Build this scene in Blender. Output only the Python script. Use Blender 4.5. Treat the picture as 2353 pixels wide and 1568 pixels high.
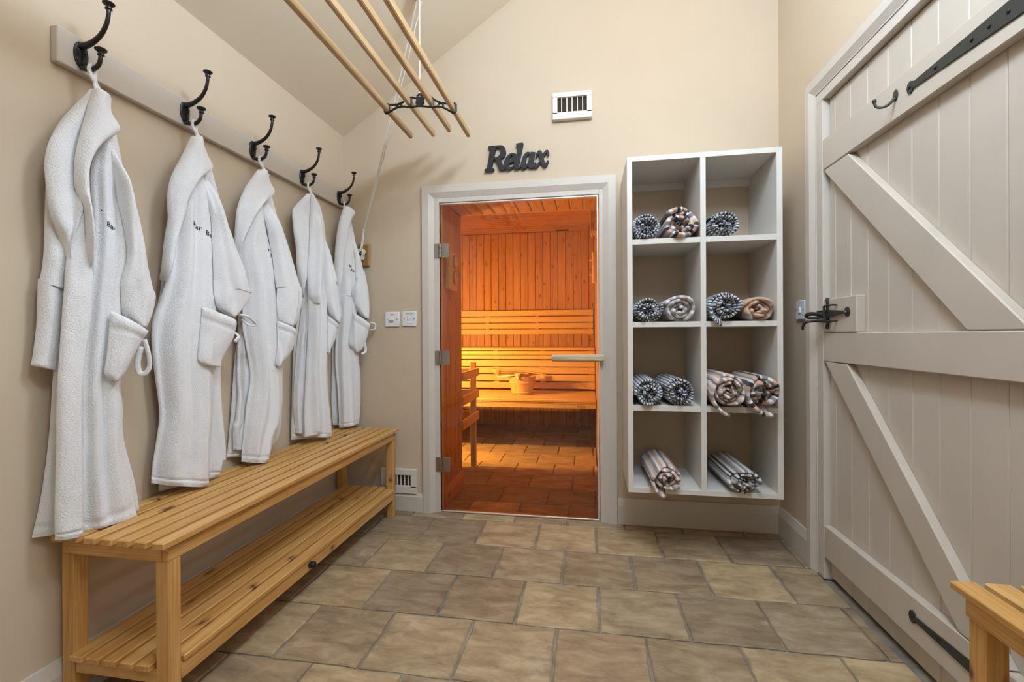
import bpy, bmesh, math, random
from mathutils import Vector, Matrix, noise
from mathutils.bvhtree import BVHTree

for _o in list(bpy.data.objects):
    bpy.data.objects.remove(_o, do_unlink=True)
SC = bpy.context.scene
COL = SC.collection
random.seed(7)

# ------------------------------------------------------------------ camera
YAW, PITCH, ROLL = math.radians(9.486), math.radians(-0.087), math.radians(-0.304)
_fw = Vector((-math.sin(YAW) * math.cos(PITCH), math.cos(YAW) * math.cos(PITCH), math.sin(PITCH)))
_rt = Vector((math.cos(YAW), math.sin(YAW), 0))
_up = _rt.cross(_fw)
_r2 = math.cos(ROLL) * _rt + math.sin(ROLL) * _up
_u2 = -math.sin(ROLL) * _rt + math.cos(ROLL) * _up
cam = bpy.data.objects.new('camera', bpy.data.cameras.new('camera'))
COL.objects.link(cam)
cam.matrix_world = Matrix(((_r2.x, _u2.x, -_fw.x, 0), (_r2.y, _u2.y, -_fw.y, 0),
                           (_r2.z, _u2.z, -_fw.z, 1.0), (0, 0, 0, 1)))
cam.data.sensor_width = 36
cam.data.sensor_fit = 'HORIZONTAL'
cam.data.lens = 1050.9 / 2353 * 36
cam.data.shift_y = -12.2 / 2353
cam.data.clip_start = 0.02
SC.camera = cam

# ------------------------------------------------------------------ world and exposure
W = bpy.data.worlds.new('world')
SC.world = W
W.use_nodes = True
W.node_tree.nodes['Background'].inputs[0].default_value = (0.9, 0.93, 1, 1)
W.node_tree.nodes['Background'].inputs[1].default_value = 0.05
SC.view_settings.view_transform = 'Standard'
SC.view_settings.look = 'None'
SC.view_settings.gamma = 1
SC.view_settings.use_curve_mapping = False
SC.view_settings.exposure = -0.1
LAMP_POWER = 39.0          # radiance of the pendant bulbs
LAMP_COLOR = (0.63, 0.79, 1.0)
SAUNA_POWER = 430.0
SAUNA_COLOR = (1.0, 0.54, 0.13)
LAMP_YS, LAMP_Z = (1.05, 0.2), 2.62  # second position belongs to the added fill lamp
SAUNA_X, SAUNA_Y, SAUNA_Z = -1.47, 3.40, 0.98
LAMP_GAIN = (1.6, 1.4)

# ------------------------------------------------------------------ room sizes (metres)
XL, XR, YB, YF = -1.409, 0.945, 2.48, -2.0
ZE, SLOPE, XRIDGE = 2.165, 0.676, 0.24
ZRIDGE = ZE + SLOPE * (XRIDGE - XL)
SX0, SX1, SY0, SY1, SZ = -1.6, 0.065, 2.94, 5.0, 2.125   # sauna cabin


# ------------------------------------------------------------------ materials
def new_mat(name):
    m = bpy.data.materials.new(name)
    m.use_nodes = True
    nt = m.node_tree
    return m, nt, nt.nodes['Principled BSDF']


def nd(nt, typ, ins=None, **props):
    n = nt.nodes.new(typ)
    for k, v in props.items():
        setattr(n, k, v)
    for k, v in (ins or {}).items():
        if isinstance(v, bpy.types.NodeSocket):
            nt.links.new(v, n.inputs[k])
        else:
            n.inputs[k].default_value = v
    return n


def ramp(nt, fac, stops, interp='LINEAR'):
    n = nt.nodes.new('ShaderNodeValToRGB')
    n.color_ramp.interpolation = interp
    els = n.color_ramp.elements
    while len(els) < len(stops):
        els.new(0.5)
    for e, (p, c) in zip(els, stops):
        e.position = p
        e.color = (c[0], c[1], c[2], 1)
    nt.links.new(fac, n.inputs[0])
    return n.outputs[0]


def bump(nt, bsdf, height, strength, dist):
    b = nd(nt, 'ShaderNodeBump', {'Height': height, 'Strength': strength, 'Distance': dist})
    nt.links.new(b.outputs[0], bsdf.inputs['Normal'])
    return b


def plain(name, col, rough=0.5, metal=0.0, bscale=None, bstr=0.2, bdist=0.002, vary=0.0, vscale=3.0, **extra):
    m, nt, b = new_mat(name)
    b.inputs['Base Color'].default_value = (*col, 1)
    b.inputs['Roughness'].default_value = rough
    b.inputs['Metallic'].default_value = metal
    for k, v in extra.items():
        b.inputs[k.replace('_', ' ')].default_value = v
    tc = nd(nt, 'ShaderNodeTexCoord')
    if vary:
        n = nd(nt, 'ShaderNodeTexNoise', {'Vector': tc.outputs['Object'], 'Scale': vscale, 'Detail': 5})
        lo = tuple(c * (1 - vary) for c in col)
        hi = tuple(min(1, c * (1 + vary)) for c in col)
        nt.links.new(ramp(nt, n.outputs[0], [(0.3, lo), (0.7, hi)]), b.inputs['Base Color'])
    if bscale:
        n2 = nd(nt, 'ShaderNodeTexNoise', {'Vector': tc.outputs['Object'], 'Scale': bscale, 'Detail': 4})
        bump(nt, b, n2.outputs[0], bstr, bdist)
    return m


def wood(name, axis, dark, mid, light, knot, rough=0.45, knots=True, gscale=1.0, coat=0.0):
    """Sawn softwood with the grain along one axis, shifted at random from piece to piece."""
    m, nt, b = new_mat(name)
    tc = nd(nt, 'ShaderNodeTexCoord')
    oi = nd(nt, 'ShaderNodeObjectInfo')
    off = nd(nt, 'ShaderNodeMath', {0: oi.outputs['Random'], 1: 41.0}, operation='MULTIPLY')
    add = nd(nt, 'ShaderNodeVectorMath', {0: tc.outputs['Object'], 1: off.outputs[0]}, operation='ADD')
    sc = [22.0 * gscale] * 3
    sc[axis] = 1.3 * gscale
    mp = nd(nt, 'ShaderNodeMapping', {'Vector': add.outputs[0], 'Scale': sc})
    n1 = nd(nt, 'ShaderNodeTexNoise', {'Vector': mp.outputs[0], 'Scale': 1.6, 'Detail': 6, 'Distortion': 0.6})
    sc2 = [90.0 * gscale] * 3
    sc2[axis] = 2.2 * gscale
    mp2 = nd(nt, 'ShaderNodeMapping', {'Vector': add.outputs[0], 'Scale': sc2})
    n2 = nd(nt, 'ShaderNodeTexNoise', {'Vector': mp2.outputs[0], 'Scale': 2.5, 'Detail': 3})
    mix = nd(nt, 'ShaderNodeMath', {0: n1.outputs[0], 1: n2.outputs[0]}, operation='ADD')
    hlf = nd(nt, 'ShaderNodeMath', {0: mix.outputs[0], 1: 0.5}, operation='MULTIPLY')
    tint = nd(nt, 'ShaderNodeMath', {0: oi.outputs['Random'], 1: 0.10}, operation='MULTIPLY')
    tt = nd(nt, 'ShaderNodeMath', {0: hlf.outputs[0], 1: tint.outputs[0]}, operation='ADD')
    colr = ramp(nt, tt.outputs[0], [(0.36, dark), (0.53, mid), (0.68, light)])
    if knots:
        sp = nd(nt, 'ShaderNodeSeparateXYZ', {0: add.outputs[0]})
        oth = [i for i in range(3) if i != axis]
        cross = nd(nt, 'ShaderNodeMath', {0: sp.outputs[oth[0]], 1: sp.outputs[oth[1]]}, operation='ADD')
        cu_ = nd(nt, 'ShaderNodeCombineXYZ', {0: sp.outputs[axis], 1: cross.outputs[0]})
        mp3 = nd(nt, 'ShaderNodeMapping', {'Vector': cu_.outputs[0], 'Scale': (5.0 * gscale, 10.0 * gscale, 1)})
        wob = nd(nt, 'ShaderNodeTexNoise', {'Vector': mp3.outputs[0], 'Scale': 3.0, 'Detail': 2})
        wv = nd(nt, 'ShaderNodeVectorMath', {0: wob.outputs['Color'], 1: (0.3, 0.3, 0.0)}, operation='MULTIPLY')
        wa = nd(nt, 'ShaderNodeVectorMath', {0: mp3.outputs[0], 1: wv.outputs[0]}, operation='ADD')
        vo = nd(nt, 'ShaderNodeTexVoronoi', {'Vector': wa.outputs[0], 'Scale': 1.0}, voronoi_dimensions='2D')
        k1 = ramp(nt, vo.outputs['Distance'], [(0.03, (1, 1, 1)), (0.075, (0.45, 0.45, 0.45)), (0.16, (0, 0, 0))])
        sc_ = nd(nt, 'ShaderNodeSeparateColor', {0: vo.outputs['Color']})
        few = nd(nt, 'ShaderNodeMath', {0: sc_.outputs[0], 1: 1 - knots}, operation='GREATER_THAN')
        kk = nd(nt, 'ShaderNodeMath', {0: k1, 1: few.outputs[0]}, operation='MULTIPLY')
        km = kk.outputs[0]
        mx = nd(nt, 'ShaderNodeMix', data_type='RGBA')
        nt.links.new(km, mx.inputs[0])
        nt.links.new(colr, mx.inputs[6])
        mx.inputs[7].default_value = (*knot, 1)
        colr = mx.outputs[2]
    nt.links.new(colr, b.inputs['Base Color'])
    b.inputs['Roughness'].default_value = rough
    b.inputs['Coat Weight'].default_value = coat
    b.inputs['Coat Roughness'].default_value = 0.25
    bump(nt, b, n2.outputs[0], 0.12, 0.001)
    return m


def stone_mat():
    m, nt, b = new_mat('sandstone')
    tc = nd(nt, 'ShaderNodeTexCoord')
    oi = nd(nt, 'ShaderNodeObjectInfo')
    off = nd(nt, 'ShaderNodeMath', {0: oi.outputs['Random'], 1: 53.0}, operation='MULTIPLY')
    add = nd(nt, 'ShaderNodeVectorMath', {0: tc.outputs['Object'], 1: off.outputs[0]}, operation='ADD')
    mp = nd(nt, 'ShaderNodeMapping', {'Vector': add.outputs[0], 'Scale': (3.5, 9.0, 3.0)})
    rot = nd(nt, 'ShaderNodeMath', {0: oi.outputs['Random'], 1: 6.28}, operation='MULTIPLY')
    cx = nd(nt, 'ShaderNodeCombineXYZ', {'Z': rot.outputs[0]})
    nt.links.new(cx.outputs[0], mp.inputs['Rotation'])
    n1 = nd(nt, 'ShaderNodeTexNoise', {'Vector': mp.outputs[0], 'Scale': 2.1, 'Detail': 9, 'Roughness': 0.68, 'Distortion': 0.5})
    c1 = ramp(nt, n1.outputs[0], [(0.30, (0.205, 0.148, 0.092)), (0.48, (0.340, 0.252, 0.160)), (0.66, (0.47, 0.362, 0.238))])
    # each slab has a tone of its own: buff, brown or greyish
    c2 = ramp(nt, oi.outputs['Random'], [(0.0, (0.74, 0.74, 0.74)), (0.25, (1.02, 0.93, 0.83)), (0.5, (0.90, 0.91, 0.92)), (0.75, (1.10, 1.05, 0.94)), (1.0, (1.36, 1.31, 1.14))])
    mx = nd(nt, 'ShaderNodeMix', data_type='RGBA', blend_type='MULTIPLY')
    mx.inputs[0].default_value = 1
    nt.links.new(c1, mx.inputs[6])
    nt.links.new(c2, mx.inputs[7])
    # pale scuffs and lime bloom
    n3 = nd(nt, 'ShaderNodeTexNoise', {'Vector': add.outputs[0], 'Scale': 5.5, 'Detail': 8, 'Roughness': 0.72})
    k = ramp(nt, n3.outputs[0], [(0.60, (0, 0, 0)), (0.74, (0.55, 0.55, 0.55))])
    mx2 = nd(nt, 'ShaderNodeMix', data_type='RGBA')
    nt.links.new(k, mx2.inputs[0])
    nt.links.new(mx.outputs[2], mx2.inputs[6])
    mx2.inputs[7].default_value = (0.60, 0.52, 0.41, 1)
    nt.links.new(mx2.outputs[2], b.inputs['Base Color'])
    rr = nd(nt, 'ShaderNodeMapRange', {'Value': n3.outputs[0], 'To Min': 0.42, 'To Max': 0.75})
    nt.links.new(rr.outputs[0], b.inputs['Roughness'])
    n4 = nd(nt, 'ShaderNodeTexNoise', {'Vector': add.outputs[0], 'Scale': 14, 'Detail': 8, 'Roughness': 0.6})
    bump(nt, b, n4.outputs[0], 0.45, 0.006)
    return m


def stripe_mat(name, period, stops, wob=0.012, fray=0.0):
    """Towel stripes: bands across the length of the cloth (the roll's arc length)."""
    m, nt, b = new_mat(name)
    uv = nd(nt, 'ShaderNodeUVMap', uv_map='cloth')
    n = nd(nt, 'ShaderNodeTexNoise', {'Vector': uv.outputs[0], 'Scale': 60, 'Detail': 2})
    sx = nd(nt, 'ShaderNodeSeparateXYZ', {0: uv.outputs[0]})
    w = nd(nt, 'ShaderNodeMath', {0: n.outputs[0], 1: wob * period * 4}, operation='MULTIPLY')
    a = nd(nt, 'ShaderNodeMath', {0: sx.outputs[0], 1: w.outputs[0]}, operation='ADD')
    d = nd(nt, 'ShaderNodeMath', {0: a.outputs[0], 1: period}, operation='DIVIDE')
    f = nd(nt, 'ShaderNodeMath', {0: d.outputs[0]}, operation='FRACT')
    c = ramp(nt, f.outputs[0], stops, 'CONSTANT')
    nt.links.new(c, b.inputs['Base Color'])
    b.inputs['Roughness'].default_value = 0.95
    b.inputs['Sheen Weight'].default_value = 0.25
    tc = nd(nt, 'ShaderNodeTexCoord')
    n2 = nd(nt, 'ShaderNodeTexNoise', {'Vector': tc.outputs['Object'], 'Scale': 320, 'Detail': 2})
    bump(nt, b, n2.outputs[0], 0.55, 0.003)
    return m


def terry_mat():
    m, nt, b = new_mat('white_towelling')
    b.inputs['Base Color'].default_value = (0.90, 0.89, 0.895, 1)
    b.inputs['Roughness'].default_value = 0.95
    b.inputs['Sheen Weight'].default_value = 0.3
    tc = nd(nt, 'ShaderNodeTexCoord')
    n = nd(nt, 'ShaderNodeTexNoise', {'Vector': tc.outputs['Object'], 'Scale': 260, 'Detail': 3, 'Roughness': 0.7})
    n2 = nd(nt, 'ShaderNodeTexNoise', {'Vector': tc.outputs['Object'], 'Scale': 26, 'Detail': 3})
    s = nd(nt, 'ShaderNodeMath', {0: n2.outputs[0], 1: 0.45}, operation='MULTIPLY')
    a = nd(nt, 'ShaderNodeMath', {0: n.outputs[0], 1: s.outputs[0]}, operation='ADD')
    bump(nt, b, a.outputs[0], 0.8, 0.005)
    return m


def glass_mat():
    m = bpy.data.materials.new('clear_glass')
    m.use_nodes = True
    nt = m.node_tree
    nt.nodes.clear()
    out = nd(nt, 'ShaderNodeOutputMaterial')
    t = nd(nt, 'ShaderNodeBsdfTransparent', {'Color': (0.95, 0.91, 0.845, 1)})
    g = nd(nt, 'ShaderNodeBsdfGlossy', {'Color': (1, 1, 1, 1), 'Roughness': 0.0})
    f = nd(nt, 'ShaderNodeFresnel', {'IOR': 1.5})
    mx = nd(nt, 'ShaderNodeMixShader', {0: f.outputs[0], 1: t.outputs[0], 2: g.outputs[0]})
    nt.links.new(mx.outputs[0], out.inputs[0])
    return m


def emit_mat(name, col, strength):
    m, nt, b = new_mat(name)
    b.inputs['Base Color'].default_value = (*col, 1)
    b.inputs['Emission Color'].default_value = (*col, 1)
    b.inputs['Emission Strength'].default_value = strength
    return m


M = {}
M['wall'] = plain('cream_emulsion', (0.59, 0.472, 0.34), 0.75, bscale=140, bstr=0.10, bdist=0.001, vary=0.03, vscale=2)
M['ceil'] = plain('cream_lightened_for_ceiling', (0.76, 0.65, 0.50), 0.8, bscale=60, bstr=0.12, bdist=0.0015, vary=0.02, vscale=2)  # wall cream lightened, making up in colour for light the ceiling lacks
M['trim'] = plain('stone_grey_eggshell', (0.60, 0.54, 0.47), 0.5, bscale=60, bstr=0.08, bdist=0.0008, vary=0.02, vscale=4)
M['plank'] = plain('stone_grey_door_paint', (0.55, 0.478, 0.398), 0.5, bscale=45, bstr=0.14, bdist=0.001, vary=0.035, vscale=5)
M['shelfwhite'] = plain('off_white_shelf_paint', (0.70, 0.66, 0.60), 0.45, bscale=60, bstr=0.06, bdist=0.0008)
M['grout'] = plain('grey_mortar', (0.25, 0.215, 0.17), 0.95, bscale=90, bstr=0.6, bdist=0.004, vary=0.35, vscale=9)
M['stone'] = stone_mat()
PN = dict(dark=(0.41, 0.195, 0.05), mid=(0.57, 0.30, 0.085), light=(0.67, 0.395, 0.14), knot=(0.13, 0.045, 0.018), rough=0.42, coat=0.15, knots=0.22)
for i, a in enumerate('xyz'):
    M['pine_' + a] = wood('honey_pine_' + a, i, **PN)
SN = dict(dark=(0.30, 0.115, 0.025), mid=(0.44, 0.205, 0.048), light=(0.53, 0.255, 0.075), knot=(0.17, 0.055, 0.015), rough=0.55, knots=0.6)
for i, a in enumerate('xyz'):
    M['sauna_' + a] = wood('sauna_spruce_' + a, i, **SN)
    M['aspen_' + a] = wood('sauna_aspen_' + a, i, (0.54, 0.335, 0.125), (0.63, 0.41, 0.165), (0.69, 0.475, 0.21), (0.3, 0.15, 0.05), 0.5, knots=False)
M['pole'] = wood('airer_pine', 1, (0.38, 0.235, 0.105), (0.50, 0.33, 0.16), (0.58, 0.40, 0.21), (0.2, 0.1, 0.04), 0.5, knots=False)
M['ash_x'] = wood('pale_ash_x', 0, (0.50, 0.40, 0.25), (0.62, 0.51, 0.34), (0.70, 0.59, 0.42), (0.3, 0.2, 0.1), 0.5, knots=False)
M['oak_z'] = wood('oak_block', 2, (0.25, 0.135, 0.04), (0.34, 0.19, 0.06), (0.42, 0.25, 0.09), (0.2, 0.1, 0.04), 0.5, knots=False)
M['iron'] = plain('black_japanned_iron', (0.012, 0.012, 0.012), 0.28, bscale=60, bstr=0.08, bdist=0.001)
M['ironmatt'] = plain('black_wrought_iron', (0.028, 0.03, 0.026), 0.5, bscale=70, bstr=0.35, bdist=0.002)
M['signblack'] = plain('matt_black_sign_paint', (0.012, 0.012, 0.013), 0.65)
M['robe'] = terry_mat()
M['thread'] = plain('dark_navy_thread', (0.02, 0.02, 0.035), 0.8)
M['rope'] = plain('white_cotton_cord', (0.72, 0.68, 0.60), 0.9, bscale=400, bstr=0.5, bdist=0.002)
M['plastic'] = plain('white_plastic', (0.78, 0.78, 0.79), 0.25)
M['print'] = plain('grey_print', (0.10, 0.12, 0.12), 0.6)
M['vent_shade'] = plain('painted_vent_shade', (0.045, 0.028, 0.015), 0.9)
M['dark'] = plain('black_void', (0.01, 0.008, 0.006), 0.9)
M['steel'] = plain('brushed_steel', (0.42, 0.41, 0.39), 0.33, 1.0, bscale=200, bstr=0.1, bdist=0.0005)
M['alu'] = plain('silver_seal_strip', (0.80, 0.82, 0.85), 0.3, 0.55)
M['seal'] = plain('black_rubber', (0.015, 0.015, 0.016), 0.55)
M['glass'] = glass_mat()
M['heater'] = plain('dark_heater_steel', (0.03, 0.025, 0.022), 0.5, 0.4)
for i_, g_ in enumerate(LAMP_GAIN): M['bulb%d' % i_] = emit_mat('lamp_glow', LAMP_COLOR, LAMP_POWER * g_)
M['saunabulb'] = emit_mat('sauna_lamp_glow', SAUNA_COLOR, SAUNA_POWER * 4)
M['neon'] = emit_mat('red_neon', (0.75, 0.01, 0.03), 0.7)
M['badge'] = plain('white_badge_lettering', (0.85, 0.85, 0.85), 0.4)
M['dial'] = plain('instrument_dial', (0.62, 0.42, 0.22), 0.35)
NV = (0.035, 0.045, 0.085); WH = (0.70, 0.70, 0.70); BK = (0.016, 0.016, 0.02); TP = (0.27, 0.215, 0.20)
PE = (0.60, 0.385, 0.27); GR = (0.33, 0.34, 0.345); BR = (0.17, 0.095, 0.065); PK = (0.55, 0.40, 0.35)
M['t_navy'] = stripe_mat('navy_fine_stripes', 0.052, [(0, NV), (.16, WH), (.26, NV), (.36, GR), (.46, WH), (.55, NV), (.66, WH), (.74, GR), (.84, NV), (.93, WH)])
M['t_multi'] = stripe_mat('black_peach_stripes', 0.115, [(0, BK), (.13, PE), (.30, WH), (.42, TP), (.56, WH), (.63, BK), (.74, PE), (.86, TP), (.93, WH)])
M['t_pastel'] = stripe_mat('grey_pink_stripes', 0.10, [(0, WH), (.24, PK), (.42, WH), (.56, GR), (.70, WH), (.82, PK), (.92, GR)])
M['t_peach'] = stripe_mat('peach_with_white_band', 0.30, [(0, PE), (.26, WH), (.33, PE), (.62, PE), (.72, WH), (.78, PE)])
M['t_brown'] = stripe_mat('brown_peach_stripes', 0.085, [(0, BR), (.10, WH), (.26, PE), (.42, WH), (.52, TP), (.68, PE), (.80, WH), (.90, PK)])
M['t_grey'] = stripe_mat('grey_taupe_black_stripes', 0.10, [(0, BK), (.08, WH), (.17, BK), (.23, GR), (.33, WH), (.47, TP), (.60, WH), (.70, GR), (.77, TP), (.90, WH)])


# ------------------------------------------------------------------ builders
def tag(o, label=None, cat=None, group=None, kind=None):
    if label: o['label'] = label
    if cat: o['category'] = cat
    if group: o['group'] = group
    if kind: o['kind'] = kind
    return o


def root(name, loc, label=None, cat=None, group=None, kind=None):
    o = bpy.data.objects.new(name, None)
    o.empty_display_size = 0.05
    o.location = loc
    COL.objects.link(o)
    return tag(o, label, cat, group, kind)


def base_of(o):
    p = Vector((0, 0, 0))
    while o is not None:
        p += o.location
        o = o.parent
    return p


def put(name, bm, mat, parent=None, smooth=False, at=None, label=None):
    """Turn a bmesh given in room coordinates into an object (origin at its parent's base, or at `at`)."""
    off = base_of(parent) if parent else Vector(at or (0, 0, 0))
    bmesh.ops.translate(bm, verts=bm.verts, vec=-off)
    bmesh.ops.recalc_face_normals(bm, faces=bm.faces)
    me = bpy.data.meshes.new(name)
    bm.to_mesh(me)
    bm.free()
    if smooth:
        for p in me.polygons: p.use_smooth = True
        if smooth != 'all':
            me.set_sharp_from_angle(angle=math.radians(40))
    me.materials.append(M[mat] if isinstance(mat, str) else mat)
    o = bpy.data.objects.new(name, me)
    COL.objects.link(o)
    if parent: o.parent = parent
    else: o.location = off
    if label: o['label'] = label
    return o


def B(): return bmesh.new()


def box(bm, x0, x1, y0, y1, z0, z1, bev=0.0, seg=1):
    r = bmesh.ops.create_cube(bm, size=1)
    vs = r['verts']
    bmesh.ops.scale(bm, verts=vs, vec=(x1 - x0, y1 - y0, z1 - z0))
    bmesh.ops.translate(bm, verts=vs, vec=((x0 + x1) / 2, (y0 + y1) / 2, (z0 + z1) / 2))
    if bev:
        es = list({e for v in vs for e in v.link_edges})
        bmesh.ops.bevel(bm, geom=es, offset=bev, segments=seg, affect='EDGES', profile=0.5)
    return bm


def prism(bm, pts, vec, bev=0.0):
    """Extrude a planar polygon (3-D points) along vec."""
    v = Vector(vec)
    a = [bm.verts.new(p) for p in pts]
    b = [bm.verts.new(Vector(p) + v) for p in pts]
    n = len(pts)
    fs = [bm.faces.new(a), bm.faces.new(b[::-1])]
    for i in range(n):
        fs.append(bm.faces.new((a[i], b[i], b[(i + 1) % n], a[(i + 1) % n])))
    if bev:
        es = list({e for f in fs for e in f.edges})
        bmesh.ops.bevel(bm, geom=es, offset=bev, segments=1, affect='EDGES')
    return bm


def loft(bm, rings, caps=True, closed=True):
    vr = [[bm.verts.new(p) for p in r] for r in rings]
    n = len(vr[0])
    for a, b in zip(vr, vr[1:]):
        for i in range(n if closed else n - 1):
            j = (i + 1) % n
            bm.faces.new((a[i], a[j], b[j], b[i]))
    if caps:
        bm.faces.new(vr[0][::-1])
        bm.faces.new(vr[-1])
    return bm


def catmull(pts, n, at=None):
    """Smooth curve through points, n samples, uniform in point index (or at the given 0..1 stations)."""
    P = [Vector(p) for p in pts]
    if len(P) == 2:
        return [P[0].lerp(P[1], i / (n - 1)) for i in range(n)]
    out = []
    m = len(P) - 1
    for k in range(n):
        u = (at[k] if at else k / (n - 1)) * m
        i = min(int(u), m - 1)
        t = u - i
        p1, p2 = P[i], P[i + 1]
        p0 = P[i - 1] if i > 0 else 2 * p1 - p2
        p3 = P[i + 2] if i + 2 <= m else 2 * p2 - p1
        out.append(0.5 * ((2 * p1) + (p2 - p0) * t + (2 * p0 - 5 * p1 + 4 * p2 - p3) * t * t + (3 * p1 - p0 - 3 * p2 + p3) * t ** 3))
    return out


def tube(bm, pts, rad, seg=8, flat=(1, 1), upv=None, n=None):
    """Sweep a round (or flattened) section along a polyline; rad is a number or one per point."""
    P = catmull(pts, n) if n else [Vector(p) for p in pts]
    if not hasattr(rad, '__len__'): rad = [rad] * len(P)
    elif len(rad) != len(P):
        m = len(rad) - 1
        rr = []
        for k in range(len(P)):
            u = k / (len(P) - 1) * m
            i = min(int(u), m - 1)
            rr.append(rad[i] * (1 - u + i) + rad[i + 1] * (u - i))
        rad = rr
    rings = []
    side = None
    for i, p in enumerate(P):
        t = (P[min(i + 1, len(P) - 1)] - P[max(i - 1, 0)]).normalized()
        ref = Vector(upv) if upv else (side if side is not None else (Vector((0, 0, 1)) if abs(t.z) < 0.9 else Vector((0, 1, 0))))
        s = (ref - t * ref.dot(t))
        s = s.normalized() if s.length > 1e-6 else t.orthogonal().normalized()
        side = s
        q = t.cross(s)
        rings.append([p + (s * math.cos(2 * math.pi * k / seg) * flat[0] + q * math.sin(2 * math.pi * k / seg) * flat[1]) * rad[i] for k in range(seg)])
    return loft(bm, rings)


def lathe(bm, prof, o, ax=(0, 0, 1), seg=20):
    """Revolve (radius, height) pairs about an axis through o."""
    a = Vector(ax).normalized()
    u = a.orthogonal().normalized()
    v = a.cross(u)
    o = Vector(o)
    rings = [[o + a * h + (u * math.cos(2 * math.pi * k / seg) + v * math.sin(2 * math.pi * k / seg)) * max(r, 1e-4) for k in range(seg)] for r, h in prof]
    return loft(bm, rings)


def copy_to(o, parent, loc=None):
    c = o.copy()
    COL.objects.link(c)
    c.parent = parent
    if loc is not None: c.location = loc
    return c


def text_mesh(txt, size, shear=0.0, bold=0.0):
    cu = bpy.data.curves.new('t', 'FONT')
    cu.body = txt
    cu.size = size
    cu.shear = shear
    cu.resolution_u = 2
    cu.offset = bold
    ob = bpy.data.objects.new('t', cu)
    COL.objects.link(ob)
    bpy.context.view_layer.update()
    me = bpy.data.meshes.new_from_object(ob.evaluated_get(bpy.context.evaluated_depsgraph_get()))
    bpy.data.objects.remove(ob, do_unlink=True)
    return me


def flat_text(name, txt, size, o, ux, uy, mat, parent, lift=0.0004, center=True, shear=0.0):
    """Printed lettering: thin mesh text laid on a surface at o with axes ux (reading) and uy (up)."""
    me = text_mesh(txt, size, shear)
    o, ux, uy = Vector(o), Vector(ux).normalized(), Vector(uy).normalized()
    nz = ux.cross(uy)
    w = max(v.co.x for v in me.vertices)
    bm = B()
    bm.from_mesh(me)
    for v in bm.verts:
        c = v.co.copy()
        v.co = o + ux * (c.x - (w / 2 if center else 0)) + uy * c.y + nz * lift
    return put(name, bm, mat, parent)

# ================================================================== the setting
ST = 'structure'


def setting(name, bm, mat, smooth=False, at=None):
    return tag(put(name, bm, mat, None, smooth, at), kind=ST)


def ceil_z(x):
    return ZE + SLOPE * (x - XL) if x <= XRIDGE else ZRIDGE - SLOPE * (x - XRIDGE)


# ---- floor: mortar bed with sandstone flags in running bond
bm = B()
box(bm, XL - 0.2, XR + 0.2, YF - 0.2, SY1 + 0.2, -0.12, -0.007)
floor = setting('floor', bm, 'grout')
ROW, PITCHX = 0.2825, 0.2895


def flag(x0, x1, y0, y1):
    g = 0.0045
    x0, x1, y0, y1 = x0 + g, x1 - g, y0 + g, y1 - g
    if x1 - x0 < 0.012 or y1 - y0 < 0.012: return
    j = lambda: random.uniform(-0.0025, 0.0025)
    ring = []
    nx = 5 if x1 - x0 > 0.1 else 3
    ny = 5 if y1 - y0 > 0.1 else 3
    for i in range(nx): ring.append((x0 + (x1 - x0) * i / nx, y0))
    for i in range(ny): ring.append((x1, y0 + (y1 - y0) * i / ny))
    for i in range(nx): ring.append((x1 - (x1 - x0) * i / nx, y1))
    for i in range(ny): ring.append((x0, y1 - (y1 - y0) * i / ny))
    ring = [(a + j(), b + j()) for a, b in ring]
    cx, cy = (x0 + x1) / 2, (y0 + y1) / 2
    dz = random.uniform(-0.0012, 0.001)
    bm = B()
    ins = lambda p, d: (p[0] + (cx - p[0]) * d / max(0.03, abs(cx - p[0]) + abs(cy - p[1])), p[1] + (cy - p[1]) * d / max(0.03, abs(cx - p[0]) + abs(cy - p[1])))
    rr = [[(a, b, -0.02) for a, b in ring], [(a, b, -0.004 + dz) for a, b in ring],
          [(*ins(p, 0.006), 0.0 + dz + random.uniform(-0.0006, 0.0004)) for p in ring]]
    loft(bm, rr)
    put('flagstone', bm, 'stone', floor)


k0 = -16
for k in range(k0, 10):
    ya = 2.41 + ROW * k
    yb = ya + ROW
    if yb < YF or ya > SY1: continue
    off = (0.0355 if k % 2 else -0.109)
    xa, xb = (XL, XR) if ya < 2.6 else (SX0, SX1)
    ya2, yb2 = max(ya, YF), min(yb, SY1)
    edges = [xa]
    i = -10
    while off + i * PITCHX < xb:
        x = off + i * PITCHX + random.uniform(-0.004, 0.004)
        if x > xa + 0.03 and x < xb - 0.02: edges.append(x)
        i += 1
    edges.append(xb)
    for a, b in zip(edges, edges[1:]):
        flag(a, b, ya2, yb2)

# ---- walls and ceiling
DX0, DX1, DZ = -0.858, 0.086, 1.80          # masonry opening to the sauna
bm = B()
box(bm, XL - 0.3, DX0, YB, SY0, -0.01, 2.4)
box(bm, DX1, XR + 0.2, YB, SY0, -0.01, 2.4)
box(bm, DX0, DX1, YB, SY0, DZ, 2.4)
box(bm, XL - 0.3, XR + 0.2, YB, SY0, 2.4, 3.6)
setting('wall_back', bm, 'wall')
bm = B(); box(bm, XL - 0.12, XL, YF, YB, -0.01, 2.3); setting('wall_left', bm, 'wall')
PY0, PY1, PZ = 1.128, 2.062, 1.972          # opening of the plank door
bm = B()
box(bm, XR, XR + 0.12, PY1, YB, -0.01, 3.2)
box(bm, XR, XR + 0.12, YF, PY0, -0.01, 3.2)
box(bm, XR, XR + 0.12, PY0, PY1, PZ, 3.2)
setting('wall_right', bm, 'wall')
bm = B(); box(bm, XL - 0.12, XR + 0.12, YF - 0.12, YF, -0.01, 3.5); setting('wall_front', bm, 'wall')
bm = B()
t = 0.1
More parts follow.
